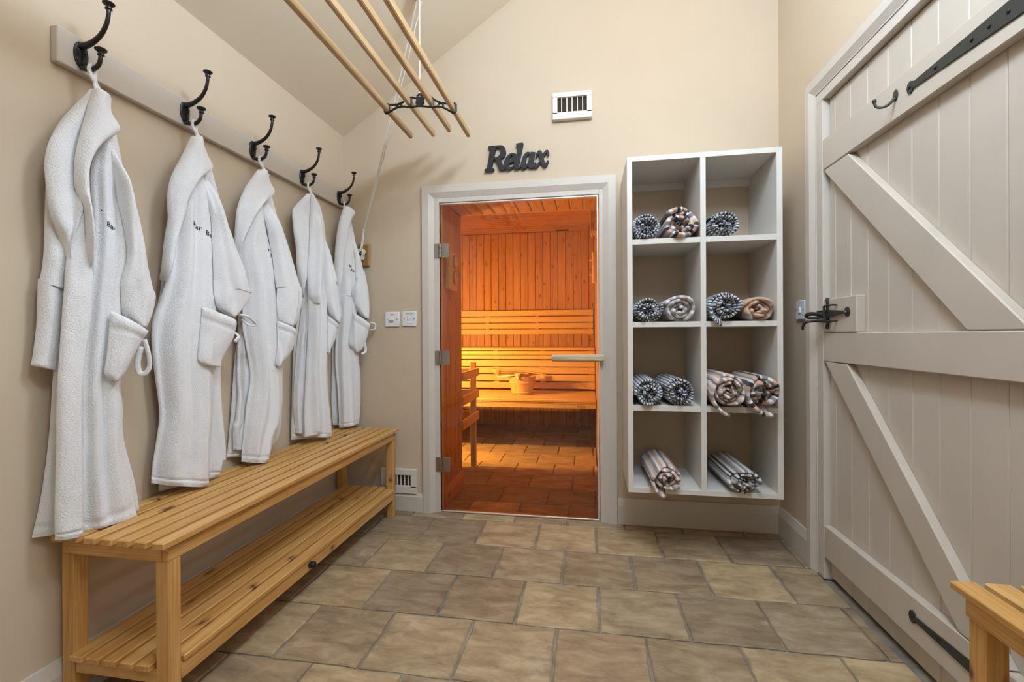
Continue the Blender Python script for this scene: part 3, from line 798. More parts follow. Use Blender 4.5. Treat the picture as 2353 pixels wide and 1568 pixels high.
# panels of each robe: name, depth from the hanging line, bulge, near edge, far edge (run, height)
ROBES={
 0:[
  ('back_panel',-0.02,0.01,[(-0.005, 1.688), (-0.062, 1.587), (-0.088, 1.515), (-0.093, 1.423), (-0.078, 1.3), (-0.058, 1.2), (-0.076, 1.048), (-0.086, 0.895), (-0.094, 0.745), (-0.109, 0.598), (-0.127, 0.491)],
   [(0.016, 1.698), (0.046, 1.609), (0.077, 1.423), (0.095, 1.307), (0.109, 1.223), (0.089, 1.11), (0.06, 0.883), (0.062, 0.799), (0.064, 0.703), (0.091, 0.565), (0.104, 0.449)]),
  ('sleeve',0.0,0.03,[(-0.096, 1.441), (-0.107, 1.216), (-0.116, 1.141), (-0.118, 1.144), (-0.121, 1.036), (-0.128, 0.958), (-0.132, 0.93)],
   [(-0.066, 1.4), (-0.059, 1.198), (-0.065, 1.121), (-0.069, 1.149), (-0.073, 1.047), (-0.081, 0.957), (-0.085, 0.913)]),
  ('front_panel',0.02,0.035,[(-0.002, 1.662), (-0.011, 1.511), (-0.02, 1.436), (-0.016, 1.306), (-0.021, 1.201), (-0.029, 1.1), (-0.046, 0.894), (-0.047, 0.741), (-0.048, 0.588), (-0.046, 0.476)],
   [(0.02, 1.555), (0.044, 1.482), (0.066, 1.406), (0.07, 1.297), (0.065, 1.185), (0.051, 1.105), (0.039, 0.887), (0.045, 0.805), (0.048, 0.668), (0.082, 0.468)]),
  ('front_facing',0.045,0.02,[(-0.055, 1.371), (-0.065, 1.279), (-0.078, 1.192), (-0.082, 1.117), (-0.084, 1.095), (-0.092, 0.948), (-0.097, 0.85), (-0.099, 0.704), (-0.102, 0.559), (-0.102, 0.49)],
   [(-0.041, 1.375), (-0.03, 1.275), (-0.025, 1.173), (-0.023, 1.151), (-0.028, 1.048), (-0.04, 0.945), (-0.047, 0.844), (-0.047, 0.692), (-0.047, 0.565), (-0.047, 0.481)]),
  ('collar',0.03,0.025,[(-0.024, 1.664), (-0.052, 1.608), (-0.09, 1.532), (-0.105, 1.492), (-0.112, 1.441), (-0.109, 1.369), (-0.102, 1.307), (-0.084, 1.252), (-0.073, 1.204)],
   [(-0.019, 1.658), (-0.03, 1.586), (-0.043, 1.52), (-0.049, 1.461), (-0.049, 1.395), (-0.046, 1.355), (-0.053, 1.313), (-0.063, 1.26), (-0.07, 1.202)]),
  ('collar',0.055,0.03,[(-0.028, 1.654), (-0.033, 1.624), (-0.043, 1.574), (-0.053, 1.525), (-0.062, 1.467), (-0.063, 1.426), (-0.062, 1.387), (-0.052, 1.345), (-0.047, 1.311), (-0.045, 1.261), (-0.041, 1.206), (-0.037, 1.186)],
   [(-0.011, 1.662), (0.012, 1.654), (0.014, 1.613), (0.033, 1.572), (0.001, 1.53), (-0.02, 1.496), (-0.034, 1.451), (-0.037, 1.399), (-0.034, 1.349), (-0.027, 1.285), (-0.025, 1.224), (-0.025, 1.19)]),
  ('sleeve',0.035,0.035,[(0.003, 1.529), (0.021, 1.445), (0.031, 1.368), (0.042, 1.289), (0.046, 1.22), (0.035, 1.154), (0.034, 1.13), (0.041, 1.066), (0.063, 1.039)],
   [(0.019, 1.548), (0.043, 1.473), (0.065, 1.404), (0.087, 1.309), (0.101, 1.216), (0.115, 1.145), (0.123, 1.12), (0.114, 1.069), (0.097, 1.023)]),
  ('pocket',0.05,0.02,[(0.01, 1.072), (0.006, 1.006), (0.001, 0.944), (-0.003, 0.902), (0.011, 0.884)],
   [(0.098, 1.016), (0.08, 0.984), (0.059, 0.941), (0.041, 0.899), (0.022, 0.875)]),
 ],
 1:[
  ('back_panel',-0.02,0.01,[(-0.004, 1.701), (-0.038, 1.62), (-0.068, 1.538), (-0.079, 1.464), (-0.078, 1.393), (-0.09, 1.294), (-0.101, 1.192), (-0.11, 1.122), (-0.13, 1.038), (-0.128, 0.931), (-0.107, 0.758), (-0.113, 0.663), (-0.114, 0.494)],
   [(0.018, 1.709), (0.045, 1.643), (0.076, 1.526), (0.107, 1.41), (0.117, 1.328), (0.117, 1.214), (0.126, 1.137), (0.098, 0.992), (0.083, 0.879), (0.086, 0.744), (0.1, 0.563), (0.088, 0.538), (0.076, 0.495)]),
  ('front_panel',0.02,0.04,[(-0.031, 1.668), (-0.059, 1.551), (-0.078, 1.441), (-0.087, 1.339), (-0.101, 1.213), (-0.118, 1.137), (-0.128, 1.1), (-0.145, 1.037), (-0.145, 0.933), (-0.128, 0.765), (-0.136, 0.674), (-0.147, 0.597), (-0.151, 0.537)],
   [(-0.007, 1.677), (0.007, 1.556), (0.026, 1.467), (0.035, 1.362), (0.04, 1.256), (0.044, 1.15), (0.049, 1.129), (0.042, 0.993), (0.037, 0.857), (0.033, 0.721), (0.026, 0.621), (0.023, 0.547), (0.019, 0.478)]),
  ('collar',0.045,0.03,[(-0.041, 1.669), (-0.07, 1.597), (-0.102, 1.515), (-0.113, 1.444), (-0.111, 1.381), (-0.12, 1.321), (-0.128, 1.242), (-0.13, 1.198), (-0.123, 1.182)],
   [(-0.01, 1.677), (-0.0, 1.639), (0.026, 1.586), (-0.018, 1.535), (-0.048, 1.475), (-0.063, 1.401), (-0.087, 1.322), (-0.101, 1.221), (-0.116, 1.179)]),
  ('sleeve',0.035,0.04,[(-0.006, 1.545), (0.008, 1.46), (0.02, 1.379), (0.023, 1.305), (0.027, 1.2), (0.025, 1.193), (0.027, 1.147), (0.038, 1.107), (0.072, 1.076)],
   [(0.009, 1.565), (0.044, 1.506), (0.084, 1.384), (0.111, 1.314), (0.138, 1.251), (0.161, 1.163), (0.166, 1.176), (0.15, 1.128), (0.104, 1.068)]),
  ('pocket',0.05,0.02,[(-0.021, 1.101), (-0.025, 1.042), (-0.031, 0.975), (-0.036, 0.925), (-0.019, 0.904)],
   [(0.101, 1.058), (0.092, 1.002), (0.065, 0.949), (0.049, 0.915), (0.046, 0.892)]),
 ],
 2:[
  ('back_panel',-0.02,0.01,[(-0.004, 1.7), (-0.059, 1.608), (-0.09, 1.526), (-0.1, 1.445), (-0.104, 1.352), (-0.096, 1.042), (-0.112, 0.903), (-0.124, 0.739), (-0.137, 0.59), (-0.145, 0.525)],
   [(0.023, 1.705), (0.052, 1.594), (0.08, 1.495), (0.108, 1.367), (0.122, 1.254), (0.134, 1.038), (0.097, 0.856), (0.092, 0.711), (0.075, 0.568), (0.007, 0.501)]),
  ('front_panel',0.0,0.015,[(-0.099, 1.049), (-0.11, 0.969), (-0.114, 0.838), (-0.111, 0.772), (-0.121, 0.674), (-0.131, 0.643), (-0.13, 0.555)],
   [(-0.066, 1.049), (-0.053, 0.955), (-0.047, 0.832), (-0.054, 0.731), (-0.068, 0.666), (-0.082, 0.601), (-0.093, 0.545)]),
  ('front_panel',0.025,0.04,[(-0.064, 1.536), (-0.096, 1.414), (-0.12, 1.314), (-0.103, 1.197), (-0.105, 1.048), (-0.095, 0.976), (-0.075, 0.843), (-0.089, 0.738), (-0.104, 0.609), (-0.113, 0.507)],
   [(-0.023, 1.546), (-0.007, 1.437), (0.019, 1.335), (0.031, 1.209), (0.046, 1.037), (0.054, 0.896), (0.056, 0.755), (0.055, 0.624), (0.024, 0.577), (-0.002, 0.478)]),
  ('collar',0.045,0.03,[(-0.051, 1.672), (-0.103, 1.584), (-0.133, 1.502), (-0.143, 1.421), (-0.145, 1.35), (-0.143, 1.321), (-0.14, 1.313)],
   [(-0.009, 1.679), (0.001, 1.638), (0.019, 1.598), (-0.036, 1.535), (-0.08, 1.464), (-0.116, 1.396), (-0.133, 1.317)]),
  ('sleeve',0.035,0.035,[(-0.021, 1.527), (-0.005, 1.437), (0.014, 1.314), (0.03, 1.208), (0.035, 1.211), (0.03, 1.106), (0.041, 1.057)],
   [(0.002, 1.57), (0.049, 1.48), (0.097, 1.352), (0.137, 1.238), (0.153, 1.192), (0.14, 1.111), (0.111, 1.039)]),
  ('pocket',0.05,0.02,[(0.024, 1.064), (0.02, 1.002), (0.015, 0.933), (0.011, 0.881)],
   [(0.111, 1.028), (0.103, 0.965), (0.069, 0.909), (0.02, 0.87)]),
 ],
 3:[
  ('back_panel',-0.02,0.01,[(-0.01, 1.695), (-0.067, 1.626), (-0.08, 1.564), (-0.061, 1.422), (-0.05, 1.277), (-0.061, 1.121), (-0.083, 0.962), (-0.093, 0.804), (-0.098, 0.647), (-0.103, 0.51)],
   [(0.023, 1.704), (0.062, 1.656), (0.087, 1.554), (0.1, 1.409), (0.103, 1.292), (0.111, 1.128), (0.099, 0.873), (0.103, 0.703), (0.115, 0.573), (0.122, 0.482)]),
  ('front_panel',0.0,0.015,[(-0.057, 1.28), (-0.058, 1.121), (-0.081, 0.962), (-0.095, 0.805), (-0.101, 0.688), (-0.096, 0.609), (-0.09, 0.54)],
   [(-0.017, 1.284), (-0.023, 1.122), (-0.03, 0.961), (-0.043, 0.801), (-0.048, 0.681), (-0.05, 0.602), (-0.051, 0.528)]),
  ('front_panel',0.02,0.035,[(-0.031, 1.568), (-0.028, 1.422), (-0.045, 1.237), (-0.049, 1.16), (-0.053, 1.001), (-0.063, 0.804), (-0.067, 0.646), (-0.065, 0.522)],
   [(0.015, 1.578), (0.039, 1.433), (0.047, 1.245), (0.062, 1.166), (0.061, 0.959), (0.058, 0.794), (0.081, 0.583), (0.087, 0.489)]),
  ('front_facing',0.04,0.012,[(-0.049, 1.199), (-0.05, 1.041), (-0.064, 0.804), (-0.072, 0.648), (-0.071, 0.522)],
   [(0.0, 1.203), (-0.001, 1.041), (-0.02, 0.801), (0.001, 0.637), (0.007, 0.527)]),
  ('collar',0.035,0.025,[(-0.049, 1.678), (-0.109, 1.606), (-0.123, 1.568), (-0.117, 1.484), (-0.106, 1.408), (-0.099, 1.303), (-0.068, 1.199)],
   [(-0.033, 1.679), (-0.032, 1.617), (-0.034, 1.551), (-0.036, 1.456), (-0.043, 1.36), (-0.052, 1.272), (-0.057, 1.185)]),
  ('collar',0.045,0.03,[(-0.04, 1.679), (-0.038, 1.614), (-0.039, 1.527), (-0.048, 1.416), (-0.056, 1.307), (-0.053, 1.199), (-0.045, 1.156)],
   [(-0.026, 1.679), (0.007, 1.632), (0.034, 1.571), (0.04, 1.498), (0.029, 1.369), (0.013, 1.241), (-0.0, 1.151)]),
  ('sleeve',0.03,0.03,[(0.034, 1.491), (0.042, 1.395), (0.046, 1.282), (0.044, 1.288), (0.055, 1.19), (0.076, 1.117), (0.1, 1.08)],
   [(0.052, 1.532), (0.09, 1.394), (0.126, 1.275), (0.116, 1.278), (0.138, 1.179), (0.145, 1.107), (0.123, 1.059)]),
  ('pocket',0.045,0.015,[(0.044, 1.107), (0.043, 1.041), (0.041, 0.976), (0.038, 0.919)],
   [(0.116, 1.052), (0.106, 1.009), (0.084, 0.959), (0.045, 0.912)]),
 ],
 4:[
  ('back_panel',-0.02,0.01,[(-0.007, 1.731), (-0.031, 1.663), (-0.05, 1.575), (-0.064, 1.446), (-0.064, 1.318), (-0.058, 1.279), (-0.077, 1.047), (-0.089, 0.77), (-0.093, 0.614), (-0.078, 0.506)],
   [(0.01, 1.734), (0.035, 1.63), (0.061, 1.502), (0.078, 1.39), (0.086, 1.285), (0.093, 1.192), (0.071, 0.894), (0.078, 0.76), (0.077, 0.616), (0.069, 0.494)]),
  ('front_panel',0.02,0.035,[(-0.025, 1.687), (-0.038, 1.567), (-0.05, 1.398), (-0.053, 1.23), (-0.057, 1.229), (-0.071, 1.046), (-0.077, 0.864), (-0.068, 0.727), (-0.06, 0.59), (-0.056, 0.493)],
   [(0.008, 1.616), (0.025, 1.533), (0.041, 1.406), (0.049, 1.235), (0.044, 1.187), (0.043, 0.953), (0.056, 0.812), (0.058, 0.671), (0.06, 0.577), (0.052, 0.505)]),
  ('collar',0.04,0.025,[(-0.032, 1.712), (-0.053, 1.646), (-0.072, 1.551), (-0.084, 1.409), (-0.086, 1.293), (-0.074, 1.178)],
   [(0.008, 1.714), (0.031, 1.688), (0.01, 1.638), (-0.023, 1.482), (-0.04, 1.33), (-0.056, 1.179)]),
  ('sleeve',0.03,0.03,[(0.005, 1.58), (0.026, 1.447), (0.029, 1.336), (0.033, 1.307), (0.009, 1.25), (0.023, 1.176), (0.07, 1.103)],
   [(0.022, 1.595), (0.065, 1.433), (0.09, 1.323), (0.086, 1.367), (0.109, 1.255), (0.115, 1.151), (0.11, 1.094)]),
  ('pocket',0.045,0.02,[(0.012, 1.129), (0.005, 1.064), (-0.005, 1.0), (-0.01, 0.954), (0.022, 0.912)],
   [(0.111, 1.067), (0.099, 1.009), (0.079, 0.952), (0.06, 0.92), (0.038, 0.905)]),
 ],
}
BELTS={ 0:[[(0.087, 0.992), (0.092, 0.956), (0.095, 0.917), (0.088, 0.896), (0.078, 0.898), (0.075, 0.929), (0.081, 0.973)]], 1:[[(0.11, 1.078), (0.137, 1.072), (0.163, 1.047), (0.143, 1.045), (0.125, 1.066)], [(0.094, 1.014), (0.102, 0.999), (0.088, 0.981)]], 4:[[(0.111, 1.075), (0.135, 1.066), (0.13, 1.037), (0.106, 1.032)], [(0.076, 0.962), (0.078, 0.915), (0.055, 0.897)]] }
WORDS={ 0:[('.', (-0.005, 1.344)), ('Bar', (0.003, 1.303))], 1:[('Mar', (-0.047, 1.374)), ('Barn', (-0.007, 1.35))], 2:[('M', (-0.018, 1.351)), ('B', (0.003, 1.329))], 4:[('M', (-0.004, 1.385)), ('Ba', (0.004, 1.363))] }


# ================================================================== robes
TURN = [math.radians(a) for a in (20, 20, 20, 22, 42)]     # how far each robe is turned from the wall
FOLDS = {'front_panel': [(0.30, 0.26, 0.075, 0.013), (0.52, 0.58, 0.08, -0.013), (0.78, 0.82, 0.07, 0.011), (0.14, 0.10, 0.05, -0.008)],
         'front_facing': [(0.85, 0.95, 0.10, 0.006), (0.45, 0.55, 0.16, -0.004)],
         'back_panel': [(0.2, 0.15, 0.08, 0.008), (0.5, 0.55, 0.1, -0.008), (0.85, 0.9, 0.08, 0.008)],
         'collar': [(0.5, 0.5, 0.22, -0.006)],
         'sleeve': [(0.35, 0.5, 0.13, -0.010), (0.8, 0.75, 0.1, -0.007)],
         'pocket': [(0.5, 0.45, 0.25, 0.006)]}
HEMS = {'front_panel': 0.974, 'back_panel': 0.976, 'front_facing': 0.974}


def smoothstep(a, b, x):
    t = max(0.0, min(1.0, (x - a) / (b - a)))
    return t * t * (3 - 2 * t)


def robe_piece(name, rt, O, n0, bulge, Lp, Rp, under, seed, last=False):
    """One panel of towelling: edge curves (r, z), draped over the panels already in place."""
    rows = 20 + 5 * len(Lp) if name != 'pocket' else 30
    cols = 26
    S = [1 - (1 - i / (rows - 1)) ** 1.6 if name in HEMS else i / (rows - 1) for i in range(rows)]   # closer rows towards a hem
    L = catmull([(a, b, 0) for a, b in Lp], rows, S)
    R = catmull([(a, b, 0) for a, b in Rp], rows, S)
    th = 0.0065
    rnd = random.Random(seed)
    fol = [(a + rnd.uniform(-.07, .07), b + rnd.uniform(-.1, .1), w * rnd.uniform(.8, 1.3), amp * rnd.uniform(.7, 1.3)) for a, b, w, amp in FOLDS.get(name, [])]
    N = [[0.0] * cols for _ in range(rows)]
    for i in range(rows):
        for j in range(cols):
            t = 0.5 - 0.5 * math.cos(math.pi * j / (cols - 1)) if cols else 0
            p = L[i].lerp(R[i], t)
            best = n0
            for tr in under:
                hit = tr.ray_cast(O + E_R * p.x + Vector((0, 0, p.y)) + E_N * 0.4, -E_N, 0.6)
                if hit[0] is not None:
                    best = max(best, (hit[0] - O).dot(E_N) + 0.004)
            N[i][j] = best
    for _ in range(3 if name in ('pocket',) else 6):            # relax so the cloth bridges the steps beneath it
        N2 = [r[:] for r in N]
        for i in range(rows):
            for j in range(cols):
                a = N[max(i - 1, 0)][j] + N[min(i + 1, rows - 1)][j] + N[i][max(j - 1, 0)] + N[i][min(j + 1, cols - 1)]
                N2[i][j] = max(0.5 * N[i][j] + 0.125 * a, N[i][j] - 0.001)
        N = N2
    hem = HEMS.get(name)
    front, back = [], []
    for i in range(rows):
        s = S[i]
        fr, bk = [], []
        wid = (R[i] - L[i]).length
        for j in range(cols):
            t = 0.5 - 0.5 * math.cos(math.pi * j / (cols - 1))
            p = L[i].lerp(R[i], t)
            edge = min(1.0, math.sin(math.pi * t) * wid / 0.022) if wid > 0 else 0
            edge = math.sqrt(max(edge, 0))
            if name in ('pocket', 'sleeve', 'collar', 'front_panel', 'front_facing', 'back_panel'):
                ce = min(1.0, min(s, 1 - s) * 26)
                edge *= math.sqrt(max(ce, 0.06))
            arch = bulge * (1 - (2 * t - 1) ** 2) * (0.75 + 0.25 * math.sin(2.2 * s + seed))
            if name == 'sleeve': arch *= smoothstep(0, 0.2, s)
            f = 0
            for a, b, w, amp in fol:
                win = smoothstep(0.0, 0.25, s)
                c = a + (b - a) * s + 0.03 * math.sin(5 * s + 3 * a + seed)
                f += amp * math.exp(-((t - c) / w) ** 2) * win * min(1, wid / 0.12)
            f += 0.0045 * noise.noise(Vector((p.x * 14 + seed * 3.1, p.y * 6, seed))) + 0.0022 * noise.noise(Vector((p.x * 40, p.y * 22, seed * 1.7)))
            if hem: f += -0.0055 * math.exp(-((s - hem) / 0.0035) ** 2) + 0.003 * smoothstep(hem, hem + 0.008, s)
            if name == 'pocket':
                f += 0.005 * smoothstep(0.16, 0.10, s) - 0.004 * math.exp(-((s - 0.17) / 0.02) ** 2)
                f -= 0.003 * math.exp(-((t - 0.07) / 0.02) ** 2)
            if name == 'collar': f -= 0.0035 * math.exp(-((t - 0.93) / 0.025) ** 2)
            if name == 'sleeve' and s < 0.3: f -= 0.0015 * math.exp(-((s - 0.22) / 0.02) ** 2)
            base = N[i][j] + f * edge
            if name == 'collar': base -= 0.024 * smoothstep(0.80, 1.0, s)
            if name == 'sleeve': base -= 0.016 * (1 - smoothstep(0.0, 0.2, s))
            k = 0.85 if name in ('pocket',) else 0.6
            pf = O + E_R * p.x + Vector((0, 0, p.y)) + E_N * (base + arch + th * edge)
            pb = O + E_R * p.x + Vector((0, 0, p.y)) + E_N * (base + arch * k - th * edge)
            for q in (pf, pb):
                q.x = max(q.x, XL + 0.006)
                near = smoothstep(1.36, 1.41, q.z) * (1 - smoothstep(1.53, 1.58, q.z))    # the last robe lies in front of the rope coil
                q.y = min(q.y, YB - 0.006 - 0.058 * near)
                if q.y > 0.965: q.z = max(q.z, 0.4838)                                     # hems come to rest on the bench
            fr.append(pf); bk.append(pb)
        front.append(fr); back.append(bk)
    bm = B()
    rings = [front[i] + back[i][::-1][1:-1] for i in range(rows)]
    loft(bm, rings)
    tree = BVHTree.FromBMesh(bm)
    o = put(name, bm, 'robe', rt, smooth='all')
    return o, tree


LBL = ['white towelling robe with one cuffed sleeve dangling, hung at the rail end above bench end',
       'white towelling robe on the second hook, lettering in full view and wide pocket',
       'white towelling robe on the middle hook of the rail, front hem turned up',
       'white towelling robe with its hood collar closed in two halves, no lettering',
       'white towelling robe on the hook next to the corner by the rope cleat']
for k in ROBES:
    E_R = Vector((math.sin(TURN[k]), math.cos(TURN[k]), 0))
    E_N = Vector((math.cos(TURN[k]), -math.sin(TURN[k]), 0))
    O = Vector((-1.335, HY[k], 0))
    rt = root('bathrobe', (-1.335, HY[k], 0.486), LBL[k], 'bathrobe', 'white robes on the coat rail')
    trees, panels = [], []
    for q, (nm, n0, bl, Lp, Rp) in enumerate(ROBES[k]):
        o, tr = robe_piece(nm, rt, O, n0, bl, Lp, Rp, trees, k * 10 + q + 1)
        trees.append(tr)
        if nm == 'front_panel': panels.append(tr)
    # hanging loop over the lower arm of the hook
    top = ROBES[k][0][3][0]
    zt = top[1]
    xh = RX + 0.040
    bm = B()
    rc = (ROBES[k][0][3][0][0] + ROBES[k][0][4][0][0]) / 2
    e = O + E_R * rc + E_N * 0.014 + Vector((0, 0, zt - 0.03))
    for s_ in (-1, 1):
        tube(bm, [(xh, HY[k], 1.7525), (xh, HY[k] + s_ * 0.0085, 1.742), Vector((xh, HY[k] + s_ * 0.0055, 1.724)), e.lerp(Vector((xh, HY[k], 1.72)), 0.4) - E_R * 0.003 * s_, e + E_R * 0.003 * s_], [0.0045, 0.005, 0.005, 0.0055, 0.0075], 8, n=24)
    put('hanging_loop', bm, 'robe', rt, smooth='all')
    for pts in BELTS.get(k, []):
        bm = B()
        d0 = 0.052
        tube(bm, [O + E_R * a + Vector((0, 0, b)) + E_N * (d0 + 0.012 * math.sin(i_)) for i_, (a, b) in enumerate(pts)], 0.0075, 10, flat=(0.55, 1.0), n=26)
        put('belt_loop', bm, 'robe', rt, smooth='all')
    for wi, (txt, (r_, z_)) in enumerate(WORDS.get(k, [])):
        me = text_mesh(txt, 0.0225 if k != 0 else 0.020, 0.1, 0.0002)
        bm = B(); bm.from_mesh(me)
        bmesh.ops.subdivide_edges(bm, edges=bm.edges, cuts=1)
        for v in bm.verts:
            rr, zz = r_ + (0.005 if k == 1 else 0) + v.co.x * 0.8, z_ + v.co.y - v.co.x * 0.42
            best = None
            for tr in panels:
                hit = tr.ray_cast(O + E_R * rr + Vector((0, 0, zz)) + E_N * 0.4, -E_N, 0.6)
                if hit[0] is not None:
                    d_ = (hit[0] - O).dot(E_N)
                    best = d_ if best is None else max(best, d_)
            v.co = O + E_R * rr + Vector((0, 0, zz)) + E_N * ((best if best is not None else 0.05) + 0.0012)
        put('embroidered_lettering', bm, 'thread', rt, label='dark embroidered lettering')

RELAX=[
 [ [(-0.5353, 2.038), (-0.471, 2.0393), (-0.4553, 2.034), (-0.4442, 2.0195), (-0.441, 1.9975), (-0.4454, 1.9814), (-0.4556, 1.9713), (-0.4723, 1.9666), (-0.4632, 1.9445), (-0.4549, 1.923), (-0.4504, 1.9127), (-0.4467, 1.9043), (-0.4745, 1.9043), (-0.4818, 1.9239), (-0.4928, 1.9519), (-0.5021, 1.9635), (-0.5105, 1.9623), (-0.5143, 1.9424), (-0.5172, 1.9207), (-0.5116, 1.9167), (-0.5046, 1.9108), (-0.5099, 1.902), (-0.5547, 1.9021), (-0.5594, 1.907), (-0.5565, 1.9151), (-0.5472, 1.9172), (-0.5433, 1.9298), (-0.5356, 1.9695), (-0.5269, 2.0219), (-0.5335, 2.0251), (-0.5372, 2.0299)],[(-0.4961, 2.0242), (-0.485, 2.027), (-0.4739, 2.0235), (-0.4684, 2.0104), (-0.4722, 1.9924), (-0.4852, 1.9788), (-0.5067, 1.9757), (-0.5019, 2.0)] ],
 [ [(-0.3818, 1.9824), (-0.3946, 1.9897), (-0.4075, 1.9924), (-0.426, 1.9837), (-0.4427, 1.9649), (-0.4511, 1.9437), (-0.4531, 1.9256), (-0.4448, 1.9105), (-0.4301, 1.9023), (-0.4135, 1.9048), (-0.3987, 1.9148), (-0.3895, 1.9214), (-0.3857, 1.9519)],[(-0.4234, 1.95), (-0.4187, 1.9687), (-0.4085, 1.9816), (-0.4021, 1.9793), (-0.4058, 1.9678), (-0.4151, 1.9557)],[(-0.4266, 1.9366), (-0.4133, 1.9393), (-0.3986, 1.9456), (-0.3922, 1.9361), (-0.4005, 1.9221), (-0.4153, 1.9158), (-0.4254, 1.9238)] ],
 [ [(-0.3797, 2.0417), (-0.3458, 2.044), (-0.3441, 2.0376), (-0.3525, 2.0002), (-0.3618, 1.9575), (-0.3693, 1.921), (-0.3639, 1.9197), (-0.3574, 1.9256), (-0.3529, 1.9154), (-0.3694, 1.9047), (-0.3841, 1.9029), (-0.3932, 1.9108), (-0.395, 1.9272), (-0.3875, 1.9539), (-0.3781, 1.9948), (-0.3734, 2.0253), (-0.3798, 2.0266), (-0.3825, 2.0332)] ],
 [ [(-0.2798, 1.9879), (-0.3034, 1.9904), (-0.3061, 1.9861), (-0.3179, 1.9924), (-0.3325, 1.9862), (-0.3453, 1.969), (-0.3527, 1.9479), (-0.3574, 1.9247), (-0.353, 1.9081), (-0.3402, 1.9019), (-0.3274, 1.9083), (-0.3183, 1.9185), (-0.3147, 1.9092), (-0.302, 1.903), (-0.2893, 1.9076), (-0.2784, 1.9212), (-0.2747, 1.9318), (-0.2801, 1.9348), (-0.2856, 1.9289), (-0.2919, 1.923), (-0.2891, 1.9417), (-0.2836, 1.9665)],[(-0.3107, 1.9774), (-0.3161, 1.9814), (-0.3253, 1.9676), (-0.3318, 1.9446), (-0.3328, 1.9267), (-0.3255, 1.9262), (-0.3163, 1.94), (-0.3108, 1.9612)] ],
 [ [(-0.2754, 1.9624), (-0.2763, 1.9678), (-0.2708, 1.9836), (-0.2617, 1.9938), (-0.2509, 1.9948), (-0.242, 1.9852), (-0.2367, 1.9669), (-0.2314, 1.945), (-0.2261, 1.9285), (-0.2216, 1.9264), (-0.2153, 1.9349), (-0.2135, 1.9393), (-0.2072, 1.9389), (-0.2081, 1.9273), (-0.2154, 1.9134), (-0.2262, 1.9052), (-0.2369, 1.9113), (-0.2459, 1.9262), (-0.2512, 1.9445), (-0.2565, 1.9647), (-0.2618, 1.9758), (-0.2664, 1.9725), (-0.2709, 1.9603)] ],
 [ [(-0.2875, 1.9092), (-0.2748, 1.921), (-0.2512, 1.9427), (-0.2384, 1.9742), (-0.224, 1.991), (-0.215, 1.9958), (-0.206, 1.988), (-0.2034, 1.9717), (-0.207, 1.9666), (-0.2124, 1.9687), (-0.2132, 1.9795), (-0.2168, 1.9816), (-0.2331, 1.9612), (-0.2494, 1.9319), (-0.264, 1.9113), (-0.2767, 1.9022), (-0.2857, 1.9046)] ],
]
BRACKET= [[(-0.919, 2.039), (-0.918, 2.029), (-0.91, 2.021), (-0.894, 2.028), (-0.861, 2.043), (-0.827, 2.046), (-0.803, 2.041), (-0.749, 2.041), (-0.694, 2.032), (-0.668, 2.032), (-0.639, 2.025), (-0.61, 2.008), (-0.591, 1.996), (-0.581, 2.002), (-0.579, 2.02), (-0.58, 2.033), (-0.588, 2.042)], [(-0.62, 2.041), (-0.645, 2.046), (-0.664, 2.054), (-0.682, 2.065), (-0.695, 2.077)], [(-0.728, 2.073), (-0.735, 2.083), (-0.749, 2.093), (-0.759, 2.089), (-0.765, 2.078), (-0.781, 2.083), (-0.799, 2.083)], [(-0.825, 2.069), (-0.839, 2.063), (-0.861, 2.058), (-0.895, 2.06), (-0.908, 2.066)], [(-0.897, 2.06), (-0.898, 2.029)], [(-0.789, 2.08), (-0.79, 2.046)], [(-0.687, 2.064), (-0.688, 2.034)], [(-0.861, 2.045), (-0.859, 2.054), (-0.848, 2.06), (-0.838, 2.053), (-0.837, 2.045)], [(-0.664, 2.033), (-0.659, 2.043), (-0.649, 2.045), (-0.64, 2.04), (-0.639, 2.027)]]


# ================================================================== ceiling clothes airer
airer = root('clothes_airer', (-0.75, 1.98, 2.04), 'pulley clothes airer of four pine laths in a black cast bracket', 'clothes airer')
for x_, z_, ye in ((-0.907, 2.043, 2.268), (-0.802, 2.066, 2.32), (-0.698, 2.058, 2.265), (-0.597, 2.025, 2.265)):
    bm = B(); box(bm, x_ - 0.0095, x_ + 0.0095, 0.35, ye, z_ - 0.0165, z_ + 0.0165, bev=0.004)
    put('lath', bm, 'pole', airer)


def casting(yc):
    bm = B()
    for pts in BRACKET:
        n_ = 4 * len(pts) if len(pts) > 2 else 2
        tube(bm, [(a, yc, b) for a, b in pts], 0.0048, 8, n=n_, upv=(0, 1, 0))
    lathe(bm, [(0.0, -0.004), (0.019, -0.004), (0.0215, 0), (0.019, 0.004), (0.016, 0.0035), (0.0, 0.0045)], (-0.749, yc, 2.0585), (0, -1, 0), 24)
    tube(bm, [(-0.749 + 0.010 * math.cos(a), yc, 2.086 + 0.010 * math.sin(a)) for a in [i * math.pi / 8 for i in range(17)]], 0.004, 8, upv=(0, 1, 0))
    prism(bm, [(-0.764, yc - 0.003, 2.040), (-0.734, yc - 0.003, 2.040), (-0.738, yc - 0.003, 2.082), (-0.76, yc - 0.003, 2.082)], (0, 0.006, 0))
    return put('bracket', bm, 'iron', airer, smooth=True)


casting(1.98)
casting(0.70)
for yc in (1.98, 0.70):
    bm = B(); tube(bm, [(-0.749, yc, 2.088), (-0.748, yc, 2.55)], 0.0032, 8); put('rope', bm, 'rope', airer, smooth=True)

